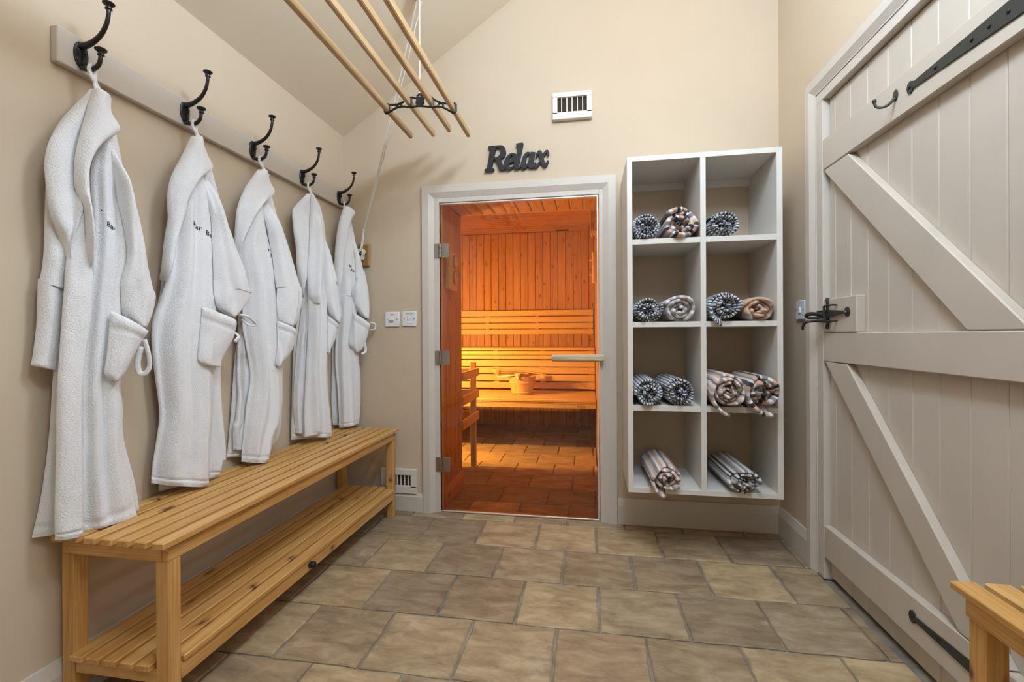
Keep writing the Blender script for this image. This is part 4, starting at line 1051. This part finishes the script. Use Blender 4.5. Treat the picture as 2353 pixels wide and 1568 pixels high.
pul = root('ceiling_pulley', (-0.745, 1.98, 2.61), 'black iron double pulley fixed to the sloping ceiling above the airer', 'pulley')
bm = B(); box(bm, -0.775, -0.715, 1.955, 2.005, 2.600, 2.64, bev=0.004); put('plate', bm, 'iron', pul)
for x_ in (-0.756, -0.736):
    bm = B(); lathe(bm, [(0.0, -0.006), (0.024, -0.006), (0.018, -0.002), (0.018, 0.002), (0.024, 0.006), (0.0, 0.006)], (x_, 1.98, 2.562), (1, 0, 0), 20); put('wheel', bm, 'iron', pul, smooth=True)
bm = B(); box(bm, -0.772, -0.764, 1.97, 1.99, 2.53, 2.605); box(bm, -0.728, -0.720, 1.97, 1.99, 2.53, 2.605); put('cheek', bm, 'iron', pul)

# ---- haul rope down to the cleat on the back wall
cleat = root('rope_cleat', (-1.278, YB, 1.464), 'oak block with black cleat and wound white rope in the corner', 'rope cleat')
bm = B(); box(bm, -1.316, -1.241, YB - 0.017, YB, 1.400, 1.530, bev=0.006); put('block', bm, 'oak_z', cleat)
bm = B(); tube(bm, [(-1.283, YB - 0.035, 1.512), (-1.283, YB - 0.045, 1.495), (-1.283, YB - 0.042, 1.465), (-1.283, YB - 0.045, 1.435), (-1.283, YB - 0.035, 1.416)], [0.004, 0.006, 0.008, 0.006, 0.004], 10, n=18)
tube(bm, [(-1.283, YB - 0.015, 1.464), (-1.283, YB - 0.042, 1.464)], 0.008, 10)
put('cleat_horn', bm, 'iron', cleat, smooth=True)
bm = B()
rr_ = random.Random(3)
for i in range(7):
    a_ = rr_.uniform(-0.5, 0.5)
    cx_, w_, h_ = -1.283 + rr_.uniform(-0.004, 0.004), 0.016 + 0.001 * i, 0.034 - 0.001 * i
    tube(bm, [(cx_ + w_ * math.cos(t_ + a_) + 0.004 * math.sin(3 * t_), YB - 0.044 - 0.009 * math.sin(2 * t_ + i), 1.464 + h_ * math.sin(t_)) for t_ in [j * math.pi / 9 for j in range(19)]], 0.0034, 8)
put('rope_coil', bm, 'rope', cleat, smooth=True)
hr = root('haul_rope', (-1.26, YB - 0.04, 1.5), 'white twisted haul rope running from ceiling pulley down to the cleat', 'rope')
for i, (dx, top) in enumerate(((-0.008, (-0.756, 1.985, 2.545)), (0.010, (-0.735, 1.99, 2.545)))):
    bm = B()
    a_, b_ = Vector(top), Vector((-1.262 + dx * 0.2, YB - 0.044, 1.600))
    pts = []
    for j in range(60):
        u = j / 59
        p = a_.lerp(b_, u)
        p.z -= 0.02 * math.sin(math.pi * u)
        pts.append(p + Vector((0.0015 * math.cos(u * 90), 0, 0.0012 * math.sin(u * 90))) * i)
    tube(bm, pts, 0.0032, 8)
    put('strand', bm, 'rope', hr, smooth=True)
bm = B(); tube(bm, [(-1.262, YB - 0.044, 1.612), (-1.262, YB - 0.044, 1.602), (-1.263, YB - 0.044, 1.592)], [0.004, 0.0085, 0.004], 10, n=8)
tube(bm, [(-1.262, YB - 0.044, 1.602), (-1.266, YB - 0.044, 1.545), (-1.276, YB - 0.046, 1.47)], 0.0034, 8, n=12)
tube(bm, [(-1.264, YB - 0.044, 1.602), (-1.272, YB - 0.046, 1.540), (-1.284, YB - 0.048, 1.48)], 0.0034, 8, n=12)
put('knot', bm, 'rope', hr, smooth=True)

# ================================================================== 'Relax' sign
me_all = B()
for letter in RELAX:
    cu = bpy.data.curves.new('letter', 'CURVE')
    cu.dimensions = '2D'
    cu.fill_mode = 'BOTH'
    cu.extrude = 0.0065
    cu.bevel_depth = 0.0008
    for sp in letter:
        s_ = cu.splines.new('BEZIER')
        s_.bezier_points.add(len(sp) - 1)
        s_.use_cyclic_u = True
        n_ = len(sp)
        for i, (a_, b_) in enumerate(sp):
            bp = s_.bezier_points[i]
            p_ = Vector((a_, b_, 0)); pv = Vector((*sp[i - 1], 0)); nx_ = Vector((*sp[(i + 1) % n_], 0))
            d1, d2 = (p_ - pv), (nx_ - p_)
            bp.co = p_
            tdir = (nx_ - pv)
            sharp = d1.normalized().dot(d2.normalized()) < 0.35
            if sharp or tdir.length < 1e-6:
                bp.handle_left = p_ - d1 * 0.15; bp.handle_right = p_ + d2 * 0.15
            else:
                tdir.normalize()
                bp.handle_left = p_ - tdir * d1.length * 0.33; bp.handle_right = p_ + tdir * d2.length * 0.33
        s_.resolution_u = 4
    ob = bpy.data.objects.new('letter', cu)
    COL.objects.link(ob)
    bpy.context.view_layer.update()
    me = bpy.data.meshes.new_from_object(ob.evaluated_get(bpy.context.evaluated_depsgraph_get()))
    bpy.data.objects.remove(ob, do_unlink=True)
    tb = B(); tb.from_mesh(me)
    dy = 0.0002 * RELAX.index(letter)
    for v in tb.verts: v.co = Vector((v.co.x, YB - 0.0125 - v.co.z - dy, v.co.y))
    tb.to_mesh(me); tb.free()
    me_all.from_mesh(me)
sg = root('wall_sign', (-0.38, YB, 1.97), 'black cut-out wooden word sign on the wall above sauna door', 'sign')
put('lettering', me_all, 'signblack', sg)
for x_ in (-0.47, -0.32, -0.24):
    bm = B(); lathe(bm, [(0.004, 0), (0.004, 0.012)], (x_, YB - 0.011, 1.935), (0, 1, 0), 8); put('fixing', bm, 'signblack', sg)


# ================================================================== vents and switches
def vent(name, x0, x1, z0, z1, fw_, n_, label, lip, hw=0.0028):
    rt = root(name, ((x0 + x1) / 2, YB, z0), label, 'vent', 'grey wooden wall vents')
    d = 0.020
    for b_ in ((x0, x1, z1 - fw_, z1), (x0, x1, z0, z0 + fw_ + 0.008), (x0, x0 + fw_, z0 + fw_, z1 - fw_), (x1 - fw_, x1, z0 + fw_, z1 - fw_)):
        bm = B(); box(bm, b_[0], b_[1], YB - d, YB, b_[2], b_[3], bev=0.0015); put('frame_bar', bm, 'shelfwhite', rt)
    bm = B(); box(bm, x0 + fw_, x1 - fw_, YB - 0.003, YB - 0.001, z0 + fw_, z1 - fw_); put('shade_panel', bm, 'vent_shade', rt)  # flat dark panel on the wall, painting in the shade of the opening
    for i in range(n_):
        xc = x0 + fw_ + (x1 - x0 - 2 * fw_) * (i + 0.8) / (n_ + 0.6)
        bm = B(); box(bm, xc - hw, xc + hw, YB - 0.013, YB - 0.003, z0 + fw_, z1 - fw_, bev=0.001); put('grille_bar', bm, 'shelfwhite', rt)
    if lip:
        bm = B(); box(bm, x0, x1, YB - d - 0.010, YB, z0 - 0.008, z0 + 0.004, bev=0.003, seg=2); put('lip', bm, 'shelfwhite', rt)


vent('wall_vent', -0.184, 0.024, 2.158, 2.298, 0.026, 5, 'small grey vent with white bars high above the sauna door', True)
vent('wall_vent', -1.178, -0.965, 0.102, 0.240, 0.034, 6, 'low grey vent with bars just above skirting behind bench leg', False)


def plate(name, o, ux, label, cat='switch', group='white switch plates'):
    o, ux = Vector(o), Vector(ux)
    uz = Vector((0, 0, 1))
    nz = ux.cross(uz)
    rt = root(name, o, label, cat, group)

    def bx(nm, u0, u1, w0, w1, d0, d1, mat, bev=0.002, parent=rt):
        bm = B(); box(bm, u0, u1, w0, w1, d0, d1, bev=bev)
        for v in bm.verts: v.co = o + ux * v.co.x + uz * v.co.y + nz * v.co.z
        return put(nm, bm, mat, parent, smooth=True)
    bx('plate', -0.043, 0.043, -0.043, 0.043, 0.0, 0.009, 'plastic', 0.003)
    for s_ in (-1, 1):
        bx('screw_hole', s_ * 0.030 - 0.0024, s_ * 0.030 + 0.0024, -0.003, 0.003, 0.008, 0.0096, 'seal', 0.0005)
    return rt, bx, o, ux, uz, nz


rt, bx, o_, ux_, uz_, nz_ = plate('isolator_switch', (-1.109, YB, 1.0935), (1, 0, 0), 'white isolator switch with red neon and rocker on back wall')
bx('neon', -0.009, 0.0085, 0.024, 0.0305, 0.008, 0.0105, 'neon', 0.001)
bx('rocker', -0.011, 0.011, -0.009, 0.004, 0.008, 0.024, 'plastic', 0.002)
bx('rocker_surround', -0.013, 0.013, -0.014, 0.007, 0.0085, 0.0100, 'plastic', 0.001)
flat_text('marking', 'ON', 0.006, o_ + uz_ * 0.013 + nz_ * 0.0095, ux_, uz_, 'print', rt)
flat_text('marking', 'OFF', 0.005, o_ - uz_ * 0.022 + nz_ * 0.0095, ux_, uz_, 'print', rt)
rt, bx, o_, ux_, uz_, nz_ = plate('light_switch', (-1.006, YB, 1.0955), (1, 0, 0), 'white rocker switch plate marked for the sauna light')
bx('rocker', -0.010, 0.007, -0.008, 0.015, 0.008, 0.0135, 'plastic', 0.002)
bx('label_holder', -0.016, 0.016, -0.027, -0.013, 0.0085, 0.0105, 'plastic', 0.001)
flat_text('marking', 'Sauna Light', 0.0095, o_ + uz_ * 0.0265 + nz_ * 0.0095, ux_, uz_, 'print', rt)
rt, bx, o_, ux_, uz_, nz_ = plate('light_switch', (XR, 2.235, 1.105), (0, -1, 0), 'white light switch between the towel shelf and plank door')
bx('rocker', -0.008, 0.008, -0.014, 0.014, 0.008, 0.0145, 'plastic', 0.002)

# ================================================================== towel shelf
sh = root('towel_shelf', (0.5, YB, 0.284), 'off-white wall shelf of eight cubbyholes holding rolled towels', 'shelf')
SH0, SH1, SHY = 0.175, 0.826, 2.13
TK = 0.0235
for x0 in (SH0, SH1 - TK):
    bm = B(); box(bm, x0, x0 + TK, SHY, YB, 0.284, 1.804, bev=0.0012); put('side_panel', bm, 'shelfwhite', sh)
bm = B(); box(bm, SH0 + TK, SH1 - TK, SHY + 0.0005, YB, 1.781, 1.8035, bev=0.0008); put('top_panel', bm, 'shelfwhite', sh)
bm = B(); box(bm, SH0 + TK, SH1 - TK, SHY + 0.0005, YB, 0.2845, 0.307, bev=0.0008); put('base_panel', bm, 'shelfwhite', sh)
bm = B(); box(bm, 0.490, 0.5135, SHY + 0.001, YB, 0.307, 1.781, bev=0.0008); put('divider', bm, 'shelfwhite', sh)
SHZ = [0.307, 0.679, 1.056, 1.430]
for z_ in SHZ[1:]:
    for a_, b_ in ((SH0 + TK, 0.490), (0.5135, SH1 - TK)):
        bm = B(); box(bm, a_, b_, SHY + 0.001, YB, z_ - 0.0245, z_, bev=0.0008); put('shelf_board', bm, 'shelfwhite', sh)
for a_, b_ in ((SH0 + TK, 0.490), (0.5135, SH1 - TK)):
    bm = B(); box(bm, a_, b_, YB - 0.018, YB, 1.745, 1.781, bev=0.001); put('hanging_batten', bm, 'shelfwhite', sh)


# ================================================================== rolled towels
def towel(label, mat, cx, cz_floor, rx, rz, y0, length=0.29, yaw=0.0, pitch=0.0, turns=4.2, seed=1, start=0.0, flap=0.0, dirn=1):
    """A towel rolled up: one band of cloth of real thickness wound in a spiral."""
    rnd = random.Random(seed)
    th = 1.0 / (turns + 0.55)
    steps = int(turns * 30)
    hx = 0.5 * th * 1.02                     # rounded band section: thickness (radial) x width (along the roll)
    ax_ = (-1.0, -0.985, -0.93, -0.86, -0.78, -0.68, -0.55, 0.0, 0.6, 0.93, 0.985, 1.0)
    prof_ = [(hx * min(1.0, max(0.25, (1 - abs(q)) / 0.05)) ** 0.5, q) for q in ax_]
    sect = prof_ + [(-c, q) for c, q in reversed(prof_)]
    bm = B()
    uvl = None
    rings, us = [], []
    u = 0.0
    last = None
    ph = [rnd.uniform(0, 6.28) for _ in range(4)]
    for i in range(steps + 1):
        a = i / 30 * 2 * math.pi
        r = th * (0.35 + a / (2 * math.pi)) + 0.012 * math.sin(3 * a + ph[0]) + 0.010 * math.sin(2 * a + ph[1])
        ang = dirn * (a + start)
        x, z = math.cos(ang) * r, math.sin(ang) * r
        f_off = 0.018 * math.sin(1.3 * a + ph[2]) + 0.012 * math.sin(3.7 * a + ph[3])
        if flap and i > steps - 14:
            g = (i - (steps - 14)) / 14
            f_off -= 0.016 * g
        ring = []
        for sx, sy in sect:
            rr = r + sx
            px_, pz_ = math.cos(ang) * rr, math.sin(ang) * rr
            ring.append((px_ * rx, (sy * 0.5 + 0.5) * length + f_off * (1 if sy < 0 else 0.3), pz_ * rz))
        if last is not None: u += math.hypot((x - last[0]) * rx, (z - last[1]) * rz)
        last = (x, z)
        rings.append(ring); us.append(u)
    Rm = Matrix.Rotation(yaw, 4, 'Z') @ Matrix.Rotation(pitch, 4, 'X')
    pts = [[Rm @ Vector(p) for p in r] for r in rings]
    zmin = min(p.z for r in pts for p in r)
    o = Vector((cx, y0, cz_floor - zmin - 0.0004))
    if flap:                                 # the loose end hangs down only where it has cleared the front of the shelf
        for i in range(steps - 13, steps + 1):
            g = (i - (steps - 14)) / 14
            for p in pts[i]:
                w_ = max(0.0, min(1.0, (SHY - 0.004 - (p.y + y0)) / 0.03))
                p.z -= flap * rz * g * w_
    loft(bm, [[p + o for p in r] for r in pts])
    bm.verts.ensure_lookup_table()
    bm.verts.index_update()
    uvl = bm.loops.layers.uv.new('cloth')
    ns = len(sect)
    for f in bm.faces:
        for l in f.loops:
            ri = l.vert.index // ns if l.vert.index >= 0 else 0
            l[uvl].uv = (us[min(ri, len(us) - 1)], sect[l.vert.index % ns][1])
    rt = root('rolled_towel', (cx, y0, cz_floor), label, 'towel', 'rolled towels in the wall shelf')
    put('roll', bm, mat, rt, smooth='all')
    return rt


TW = [
    ('rolled navy striped towel beside the black and peach roll in a top cubbyhole', 't_navy', 0.2635, 3, 0.063, 0.061, 2.135, dict(turns=4.6, seed=11, start=0.5)),
    ('chunky rolled black, peach and white towel in a top cubbyhole', 't_multi', 0.408, 3, 0.080, 0.071, 2.130, dict(turns=3.0, seed=12, start=2.4)),
    ('rolled navy striped towel alone in its top cubbyhole', 't_navy', 0.588, 3, 0.067, 0.056, 2.145, dict(turns=4.2, seed=13, start=1.1)),
    ('rolled navy striped towel beside the grey and pink roll', 't_navy', 0.266, 2, 0.065, 0.056, 2.135, dict(turns=4.6, seed=14, start=3.0)),
    ('rolled white, grey and pale pink striped towel on second shelf down', 't_pastel', 0.405, 2, 0.068, 0.061, 2.140, dict(turns=3.4, seed=15, start=0.2)),
    ('skewed navy striped towel roll with drooping corner beside the peach roll', 't_navy', 0.590, 2, 0.068, 0.063, 2.112, dict(turns=4.0, seed=16, start=4.4, yaw=0.0, flap=0.45)),
    ('rolled plain peach towel with a white band', 't_peach', 0.730, 2, 0.070, 0.056, 2.135, dict(turns=3.2, seed=17, start=1.9)),
    ('rolled navy striped towel, one of a matching pair, against the shelf side', 't_navy', 0.268, 1, 0.063, 0.063, 2.130, dict(turns=4.2, seed=18, start=2.0, yaw=0.0)),
    ('rolled navy striped towel, one of a matching pair, nearer the divider', 't_navy', 0.400, 1, 0.062, 0.063, 2.130, dict(turns=4.4, seed=19, start=0.3, yaw=0.06)),
    ('rolled brown, peach and white striped towel jutting out beside the black striped roll', 't_brown', 0.590, 1, 0.069, 0.075, 2.070, dict(turns=4.6, seed=20, start=0.8, yaw=0.02, flap=0.42)),
    ('big rolled peach and black striped towel jutting out beside the brown striped roll', 't_multi', 0.728, 1, 0.068, 0.073, 2.065, dict(turns=3.2, seed=21, start=3.9, yaw=0.03, flap=0.45)),
    ('peach, brown and white striped towel roll alone in a bottom cubbyhole', 't_brown', 0.338, 0, 0.068, 0.056, 2.085, dict(turns=3.8, seed=22, start=-0.4, yaw=0.03, flap=0.42, length=0.32)),
    ('grey, black and taupe striped towel roll alone in a bottom cubbyhole', 't_grey', 0.665, 0, 0.070, 0.052, 2.105, dict(turns=3.6, seed=23, start=0.9, yaw=0.03, length=0.32)),
]
for lb, mt, cx, lev, rx, rz, y0, kw in TW:
    towel(lb, mt, cx, SHZ[lev], rx, rz, y0, **kw)


# ================================================================== inside the sauna
up_ = root('sauna_bench', (-0.75, 4.7, 0.45), 'upper sauna bench of pale slats with a slatted skirt below', 'bench', 'sauna benches')
for i in range(6):
    y0 = 4.40 + i * 0.098
    part_box('seat_slat', (SX0 + 0.01, SX1 - 0.004, y0, y0 + 0.088, 0.848, 0.876), 'aspen_x', up_, 0.006)
part_box('fascia', (SX0 + 0.01, SX1 - 0.004, 4.408, 4.432, 0.805, 0.842), 'aspen_x', up_, 0.004)
part_box('fascia', (SX0 + 0.01, SX1 - 0.004, 4.408, 4.432, 0.764, 0.801), 'aspen_x', up_, 0.004)
for z0, z1 in ((0.690, 0.752), (0.620, 0.682), (0.548, 0.611), (0.474, 0.537)):
    part_box('skirt_slat', (SX0 + 0.01, SX1 - 0.004, 4.450, 4.470, z0, z1), 'aspen_x', up_, 0.003)
for xc in (0.03, -0.44, -0.905, -1.37):
    part_box('upright', (xc - 0.028, xc + 0.028, 4.470, 4.495, 0.465, 0.848), 'aspen_z', up_, 0.002)
    part_box('bearer', (xc - 0.02, xc + 0.02, 4.432, 4.97, 0.80, 0.848), 'aspen_y', up_, 0.002)
low = root('sauna_bench', (-0.75, 4.15, 0.3), 'lower sauna bench of pale slats carrying the wooden bucket', 'bench', 'sauna benches')
for i in range(7):
    y0 = 3.815 + i * 0.0905
    part_box('seat_slat', (SX0 + 0.01, SX1 - 0.004, y0, min(y0 + 0.0855, 4.447), 0.434, 0.460), 'aspen_x', low, 0.006)
for z0, z1 in ((0.422, 0.4335), (0.386, 0.420)):
    part_box('fascia', (SX0 + 0.01, SX1 - 0.004, 3.822, 3.846, z0, z1), 'aspen_x', low, 0.003)
for xc in (0.03, -0.6, -1.2):
    part_box('bearer', (xc - 0.02, xc + 0.02, 3.846, 4.45, 0.386, 0.434), 'aspen_y', low, 0.002)
flat_text('badge_mark', 'TYLO', 0.026, (-0.06, 3.8215, 0.393), (1, 0, 0), (0, 0, 1), 'heater', low)
br = root('sauna_back_support', (-0.75, 4.95, 1.0), 'four pale slats to lean on, fixed along the knotty sauna wall', 'back support')
for z0, z1 in ((1.207, 1.268), (1.138, 1.197), (1.070, 1.128), (1.006, 1.060)):
    part_box('slat', (SX0 + 0.05, SX1 - 0.012, 4.925, 4.950, z0, z1), 'aspen_x', br, 0.004)
for xc in (0.02, -0.55, -1.1):
    part_box('batten', (xc - 0.02, xc + 0.02, 4.950, 4.986, 1.0, 1.27), 'aspen_z', br, 0.002)

# ---- bucket with staves, hoops, lug and rope handle
BC = Vector((-0.600, 4.14, 0.461))
bk = root('sauna_bucket', BC, 'coopered wooden bucket with rope handle standing on lower sauna bench', 'bucket')
NS = 16
rb = lambda z: 0.092 + 0.034 * z / 0.165
for i in range(NS):
    a0, a1 = 2 * math.pi * i / NS, 2 * math.pi * (i + 1) / NS
    am = (a0 + a1) / 2
    lug = i in (11, 3)
    ht = 0.205 if lug else 0.165
    bm = B()
    rings = []
    for z_ in (0.004, ht):
        r0, r1 = rb(z_), rb(z_) - 0.012
        g = 0.006
        rings.append([BC + Vector((r * math.cos(a), r * math.sin(a), z_)) for r, a in ((r0, a0 + g), (r0 + 0.0008, am), (r0, a1 - g), (r1, a1 - g), (r1, a0 + g))])
    loft(bm, rings)
    put('stave', bm, 'aspen_z', bk)
for z_ in (0.022, 0.108):
    bm = B(); tube(bm, [BC + Vector((math.cos(a) * (rb(z_) + 0.002), math.sin(a) * (rb(z_) + 0.002), z_)) for a in [j * 2 * math.pi / 40 for j in range(41)]], 0.006, 8, upv=(0, 0, 1)); put('hoop', bm, 'aspen_x', bk, smooth=True)
bm = B(); lathe(bm, [(0.0, 0), (0.086, 0), (0.088, 0.012), (0.0, 0.012)], BC, (0, 0, 1), 24); put('bottom', bm, 'aspen_x', bk)
al, ar = 2 * math.pi * 11.5 / NS, 2 * math.pi * 3.5 / NS
l1 = BC + Vector((math.cos(al) * 0.126, math.sin(al) * 0.126, 0.178)); l2 = BC + Vector((math.cos(ar) * 0.126, math.sin(ar) * 0.126, 0.178))
bm = B(); tube(bm, [l1 + Vector((0.004, -0.012, -0.02)), l1, l1 + Vector((-0.07, 0.0, 0.0)), BC + Vector((-0.20, -0.05, 0.158)), BC + Vector((-0.225, 0.0, 0.165)), BC + Vector((-0.20, 0.06, 0.175)), l2 + Vector((-0.06, 0, 0.0)), l2], 0.006, 8, n=44)
bmesh.ops.create_uvsphere(bm, u_segments=10, v_segments=8, radius=0.014, matrix=Matrix.Translation(l1 + Vector((0.004, -0.010, -0.004))))
bmesh.ops.create_uvsphere(bm, u_segments=10, v_segments=8, radius=0.013, matrix=Matrix.Translation(l1 + Vector((0.008, -0.012, -0.024))))
put('rope_handle', bm, 'rope', bk, smooth=True)
ld = root('sauna_ladle', BC + Vector((0, 0, 0.165)), 'wooden ladle laid across the top of the bucket', 'ladle')
bm = B(); tube(bm, [BC + Vector(p) for p in ((-0.26, -0.03, 0.218), (-0.20, -0.03, 0.216), (-0.12, -0.02, 0.212), (0.0, 0.0, 0.205), (0.12, 0.02, 0.190), (0.185, 0.03, 0.178))], [0.017, 0.027, 0.019, 0.015, 0.015, 0.014], 10, flat=(0.75, 1.0), n=40, upv=(0, 0, 1)); put('handle', bm, 'aspen_x', ld, smooth=True)
bm = B(); lathe(bm, [(0.0, -0.03), (0.03, -0.028), (0.042, -0.01), (0.045, 0.012), (0.040, 0.012), (0.036, -0.006), (0.0, -0.02)], BC + Vector((-0.225, -0.03, 0.215)), (0.2, 0, 1), 18); put('bowl', bm, 'aspen_x', ld, smooth=True)
bm = B(); tube(bm, [BC + Vector(p) for p in ((0.175, 0.02, 0.185), (0.172, 0.012, 0.14), (0.174, 0.012, 0.095), (0.180, 0.012, 0.14), (0.180, 0.025, 0.185))], 0.0022, 6, n=20); put('cord', bm, 'rope', ld, smooth=True)

# ---- heater and its timber guard
ht = root('sauna_heater', (-1.18, 3.22, 0.0), 'dark steel sauna heater behind the timber guard rail', 'heater')
part_box('casing', (-1.36, -0.99, 3.05, 3.36, 0.12, 0.76), 'heater', ht, 0.01)
for x0 in (-1.34, -1.05):
    part_box('foot', (x0, x0 + 0.04, 3.08, 3.33, 0.0, 0.12), 'heater', ht, 0.002)
bm = B()
rs = random.Random(5)
for i in range(28):
    r_ = rs.uniform(0.03, 0.045)
    bmesh.ops.create_icosphere(bm, subdivisions=1, radius=r_, matrix=Matrix.Translation((rs.uniform(-1.31, -1.04), rs.uniform(3.1, 3.31), 0.765 + rs.uniform(0, 0.03))))
tag(put('stones', bm, 'heater', ht), kind='stuff')
gd = root('heater_guard', (-0.9, 3.25, 0.0), 'pale timber guard rail with three slats beside the sauna heater', 'guard rail')
part_box('post', (-0.888, -0.846, 3.372, 3.400, 0.0, 0.795), 'aspen_z', gd, 0.003)
for z0, z1 in ((0.692, 0.750), (0.526, 0.588), (0.361, 0.425)):
    part_box('rail', (-0.846, -0.826, 2.968, 3.402, z0, z1), 'aspen_y', gd, 0.003)
    part_box('cross_rail', (-1.45, -0.888, 3.378, 3.396, z0, z1), 'aspen_x', gd, 0.003)
part_box('post', (-1.49, -1.45, 3.372, 3.400, 0.0, 0.795), 'aspen_z', gd, 0.003)

# ---- instruments on the reveal
ins = root('sauna_thermometer', (-0.838, 2.685, 1.27), 'wooden board with round thermometer and hygrometer dials inside sauna', 'thermometer')
part_box('board', (-0.838, -0.803, 2.612, 2.756, 1.272, 1.505), 'aspen_z', ins, 0.006)
for z_ in (1.448, 1.352):
    bm = B(); lathe(bm, [(0.0, 0), (0.042, 0), (0.042, 0.010), (0.038, 0.012), (0.036, 0.009), (0.0, 0.009)], (-0.804, 2.70, z_), (1, 0, 0), 28); dl = put('bezel', bm, 'steel', ins, smooth=True)
    bm = B(); lathe(bm, [(0.0, 0), (0.036, 0), (0.036, 0.0012), (0.0, 0.0012)], (-0.7955, 2.70, z_), (1, 0, 0), 28); put('dial', bm, 'dial', dl)
    bm = B(); prism(bm, [(-0.794, 2.70 - 0.002, z_ - 0.006), (-0.794, 2.70 + 0.002, z_ - 0.006), (-0.794, 2.712, z_ + 0.026)], (0.0008, 0, 0)); put('needle', bm, 'heater', dl)

# ---- fittings on the right cabin wall and ceiling
tm = root('sand_timer', (SX1, 3.75, 1.55), 'wooden sand timer bracket on the side wall of sauna', 'sand timer')
part_box('bracket', (SX1 - 0.030, SX1, 3.70, 3.80, 1.42, 1.66), 'aspen_z', tm, 0.005)
bm = B(); lathe(bm, [(0.012, -0.055), (0.012, -0.03), (0.003, 0.0), (0.012, 0.03), (0.012, 0.055)], (SX1 - 0.040, 3.75, 1.54), (0, 0, 1), 12); put('glass', bm, 'glass', tm, smooth=True)
for z_ in (1.478, 1.595):
    part_box('cap', (SX1 - 0.055, SX1 - 0.028, 3.732, 3.768, z_, z_ + 0.01), 'aspen_x', tm, 0.002)
sl = root('sauna_lantern', (SX1, 3.3, 1.8), 'slatted wooden lantern high on the side wall of sauna', 'lantern')
part_box('back', (SX1 - 0.01, SX1, 3.20, 3.38, 1.70, 1.87), 'aspen_z', sl, 0.003)
for i in range(6):
    part_box('slat', (SX1 - 0.048 + 0.002 * i, SX1 - 0.041 + 0.002 * i, 3.20 + 0.03 * i, 3.222 + 0.03 * i, 1.70, 1.865), 'aspen_z', sl, 0.002)
for z_ in (1.715, 1.835):
    part_box('rib', (SX1 - 0.042, SX1 - 0.008, 3.20, 3.38, z_, z_ + 0.012), 'aspen_y', sl, 0.002)
cv_ = root('ceiling_vent', (-0.18, 4.86, SZ), 'sliding wooden air vent on the sauna ceiling', 'vent')
part_box('slider', (-0.362, 0.004, 4.80, 4.93, SZ - 0.016, SZ), 'sauna_x', cv_, 0.003)
part_box('slot_shade', (-0.33, -0.20, 4.845, 4.90, SZ - 0.0175, SZ - 0.0155), 'dark', cv_, 0)  # black plate on the slider, painting in the shade of an open slot

lamp = root('sauna_lamp', (SAUNA_X, SAUNA_Y, SAUNA_Z), 'bulkhead lamp glowing on the hidden side of sauna by heater', 'lamp')
part_box('back_plate', (SX0, SAUNA_X - 0.035, SAUNA_Y - 0.07, SAUNA_Y + 0.07, SAUNA_Z - 0.09, SAUNA_Z + 0.09), 'aspen_z', lamp, 0.004)
bm = B(); lathe(bm, [(0.0, -0.05), (0.025, -0.045), (0.045, -0.02), (0.05, 0.0), (0.045, 0.02), (0.025, 0.045), (0.0, 0.05)], (SAUNA_X, SAUNA_Y, SAUNA_Z), (0, 0, 1), 20); put('globe', bm, 'saunabulb', lamp, smooth='all')

part_box('hood', (SX0, SAUNA_X + 0.10, SAUNA_Y - 0.11, SAUNA_Y + 0.11, SAUNA_Z + 0.085, SAUNA_Z + 0.10), 'aspen_x', lamp, 0.003)  # unseen hood added to keep the lamp's light off the sauna ceiling

# ================================================================== pendant lamps under the ridge; the second is an added, unseen fill
for li, yc in enumerate(LAMP_YS):
    pl = root('pendant_lamp', (XRIDGE, yc, ZRIDGE), ['white globe pendant lamp hanging from the ridge close to the sauna wall', 'added fill lamp, an unseen white globe hanging in the middle of room'][li], 'lamp', 'pendant lamps under the ridge')
    bm = B(); lathe(bm, [(0.0, 0.02), (0.045, 0.02), (0.045, -0.03), (0.01, -0.055), (0.0, -0.055)], (XRIDGE, yc, ZRIDGE - 0.01), (0, 0, 1), 20); put('ceiling_rose', bm, 'plastic', pl, smooth=True)
    bm = B(); tube(bm, [(XRIDGE, yc, ZRIDGE - 0.05), (XRIDGE, yc, LAMP_Z + 0.20)], 0.003, 8); put('cord', bm, 'plastic', pl)
    bm = B(); lathe(bm, [(0.0, 0.21), (0.012, 0.21), (0.03, 0.19), (0.03, 0.155), (0.0, 0.155)], (XRIDGE, yc, LAMP_Z), (0, 0, 1), 16); put('holder', bm, 'plastic', pl, smooth=True)
    bm = B(); bmesh.ops.create_uvsphere(bm, u_segments=24, v_segments=14, radius=0.17, matrix=Matrix.Translation((XRIDGE, yc, LAMP_Z))); put('globe', bm, 'bulb%d' % li, pl, smooth='all')
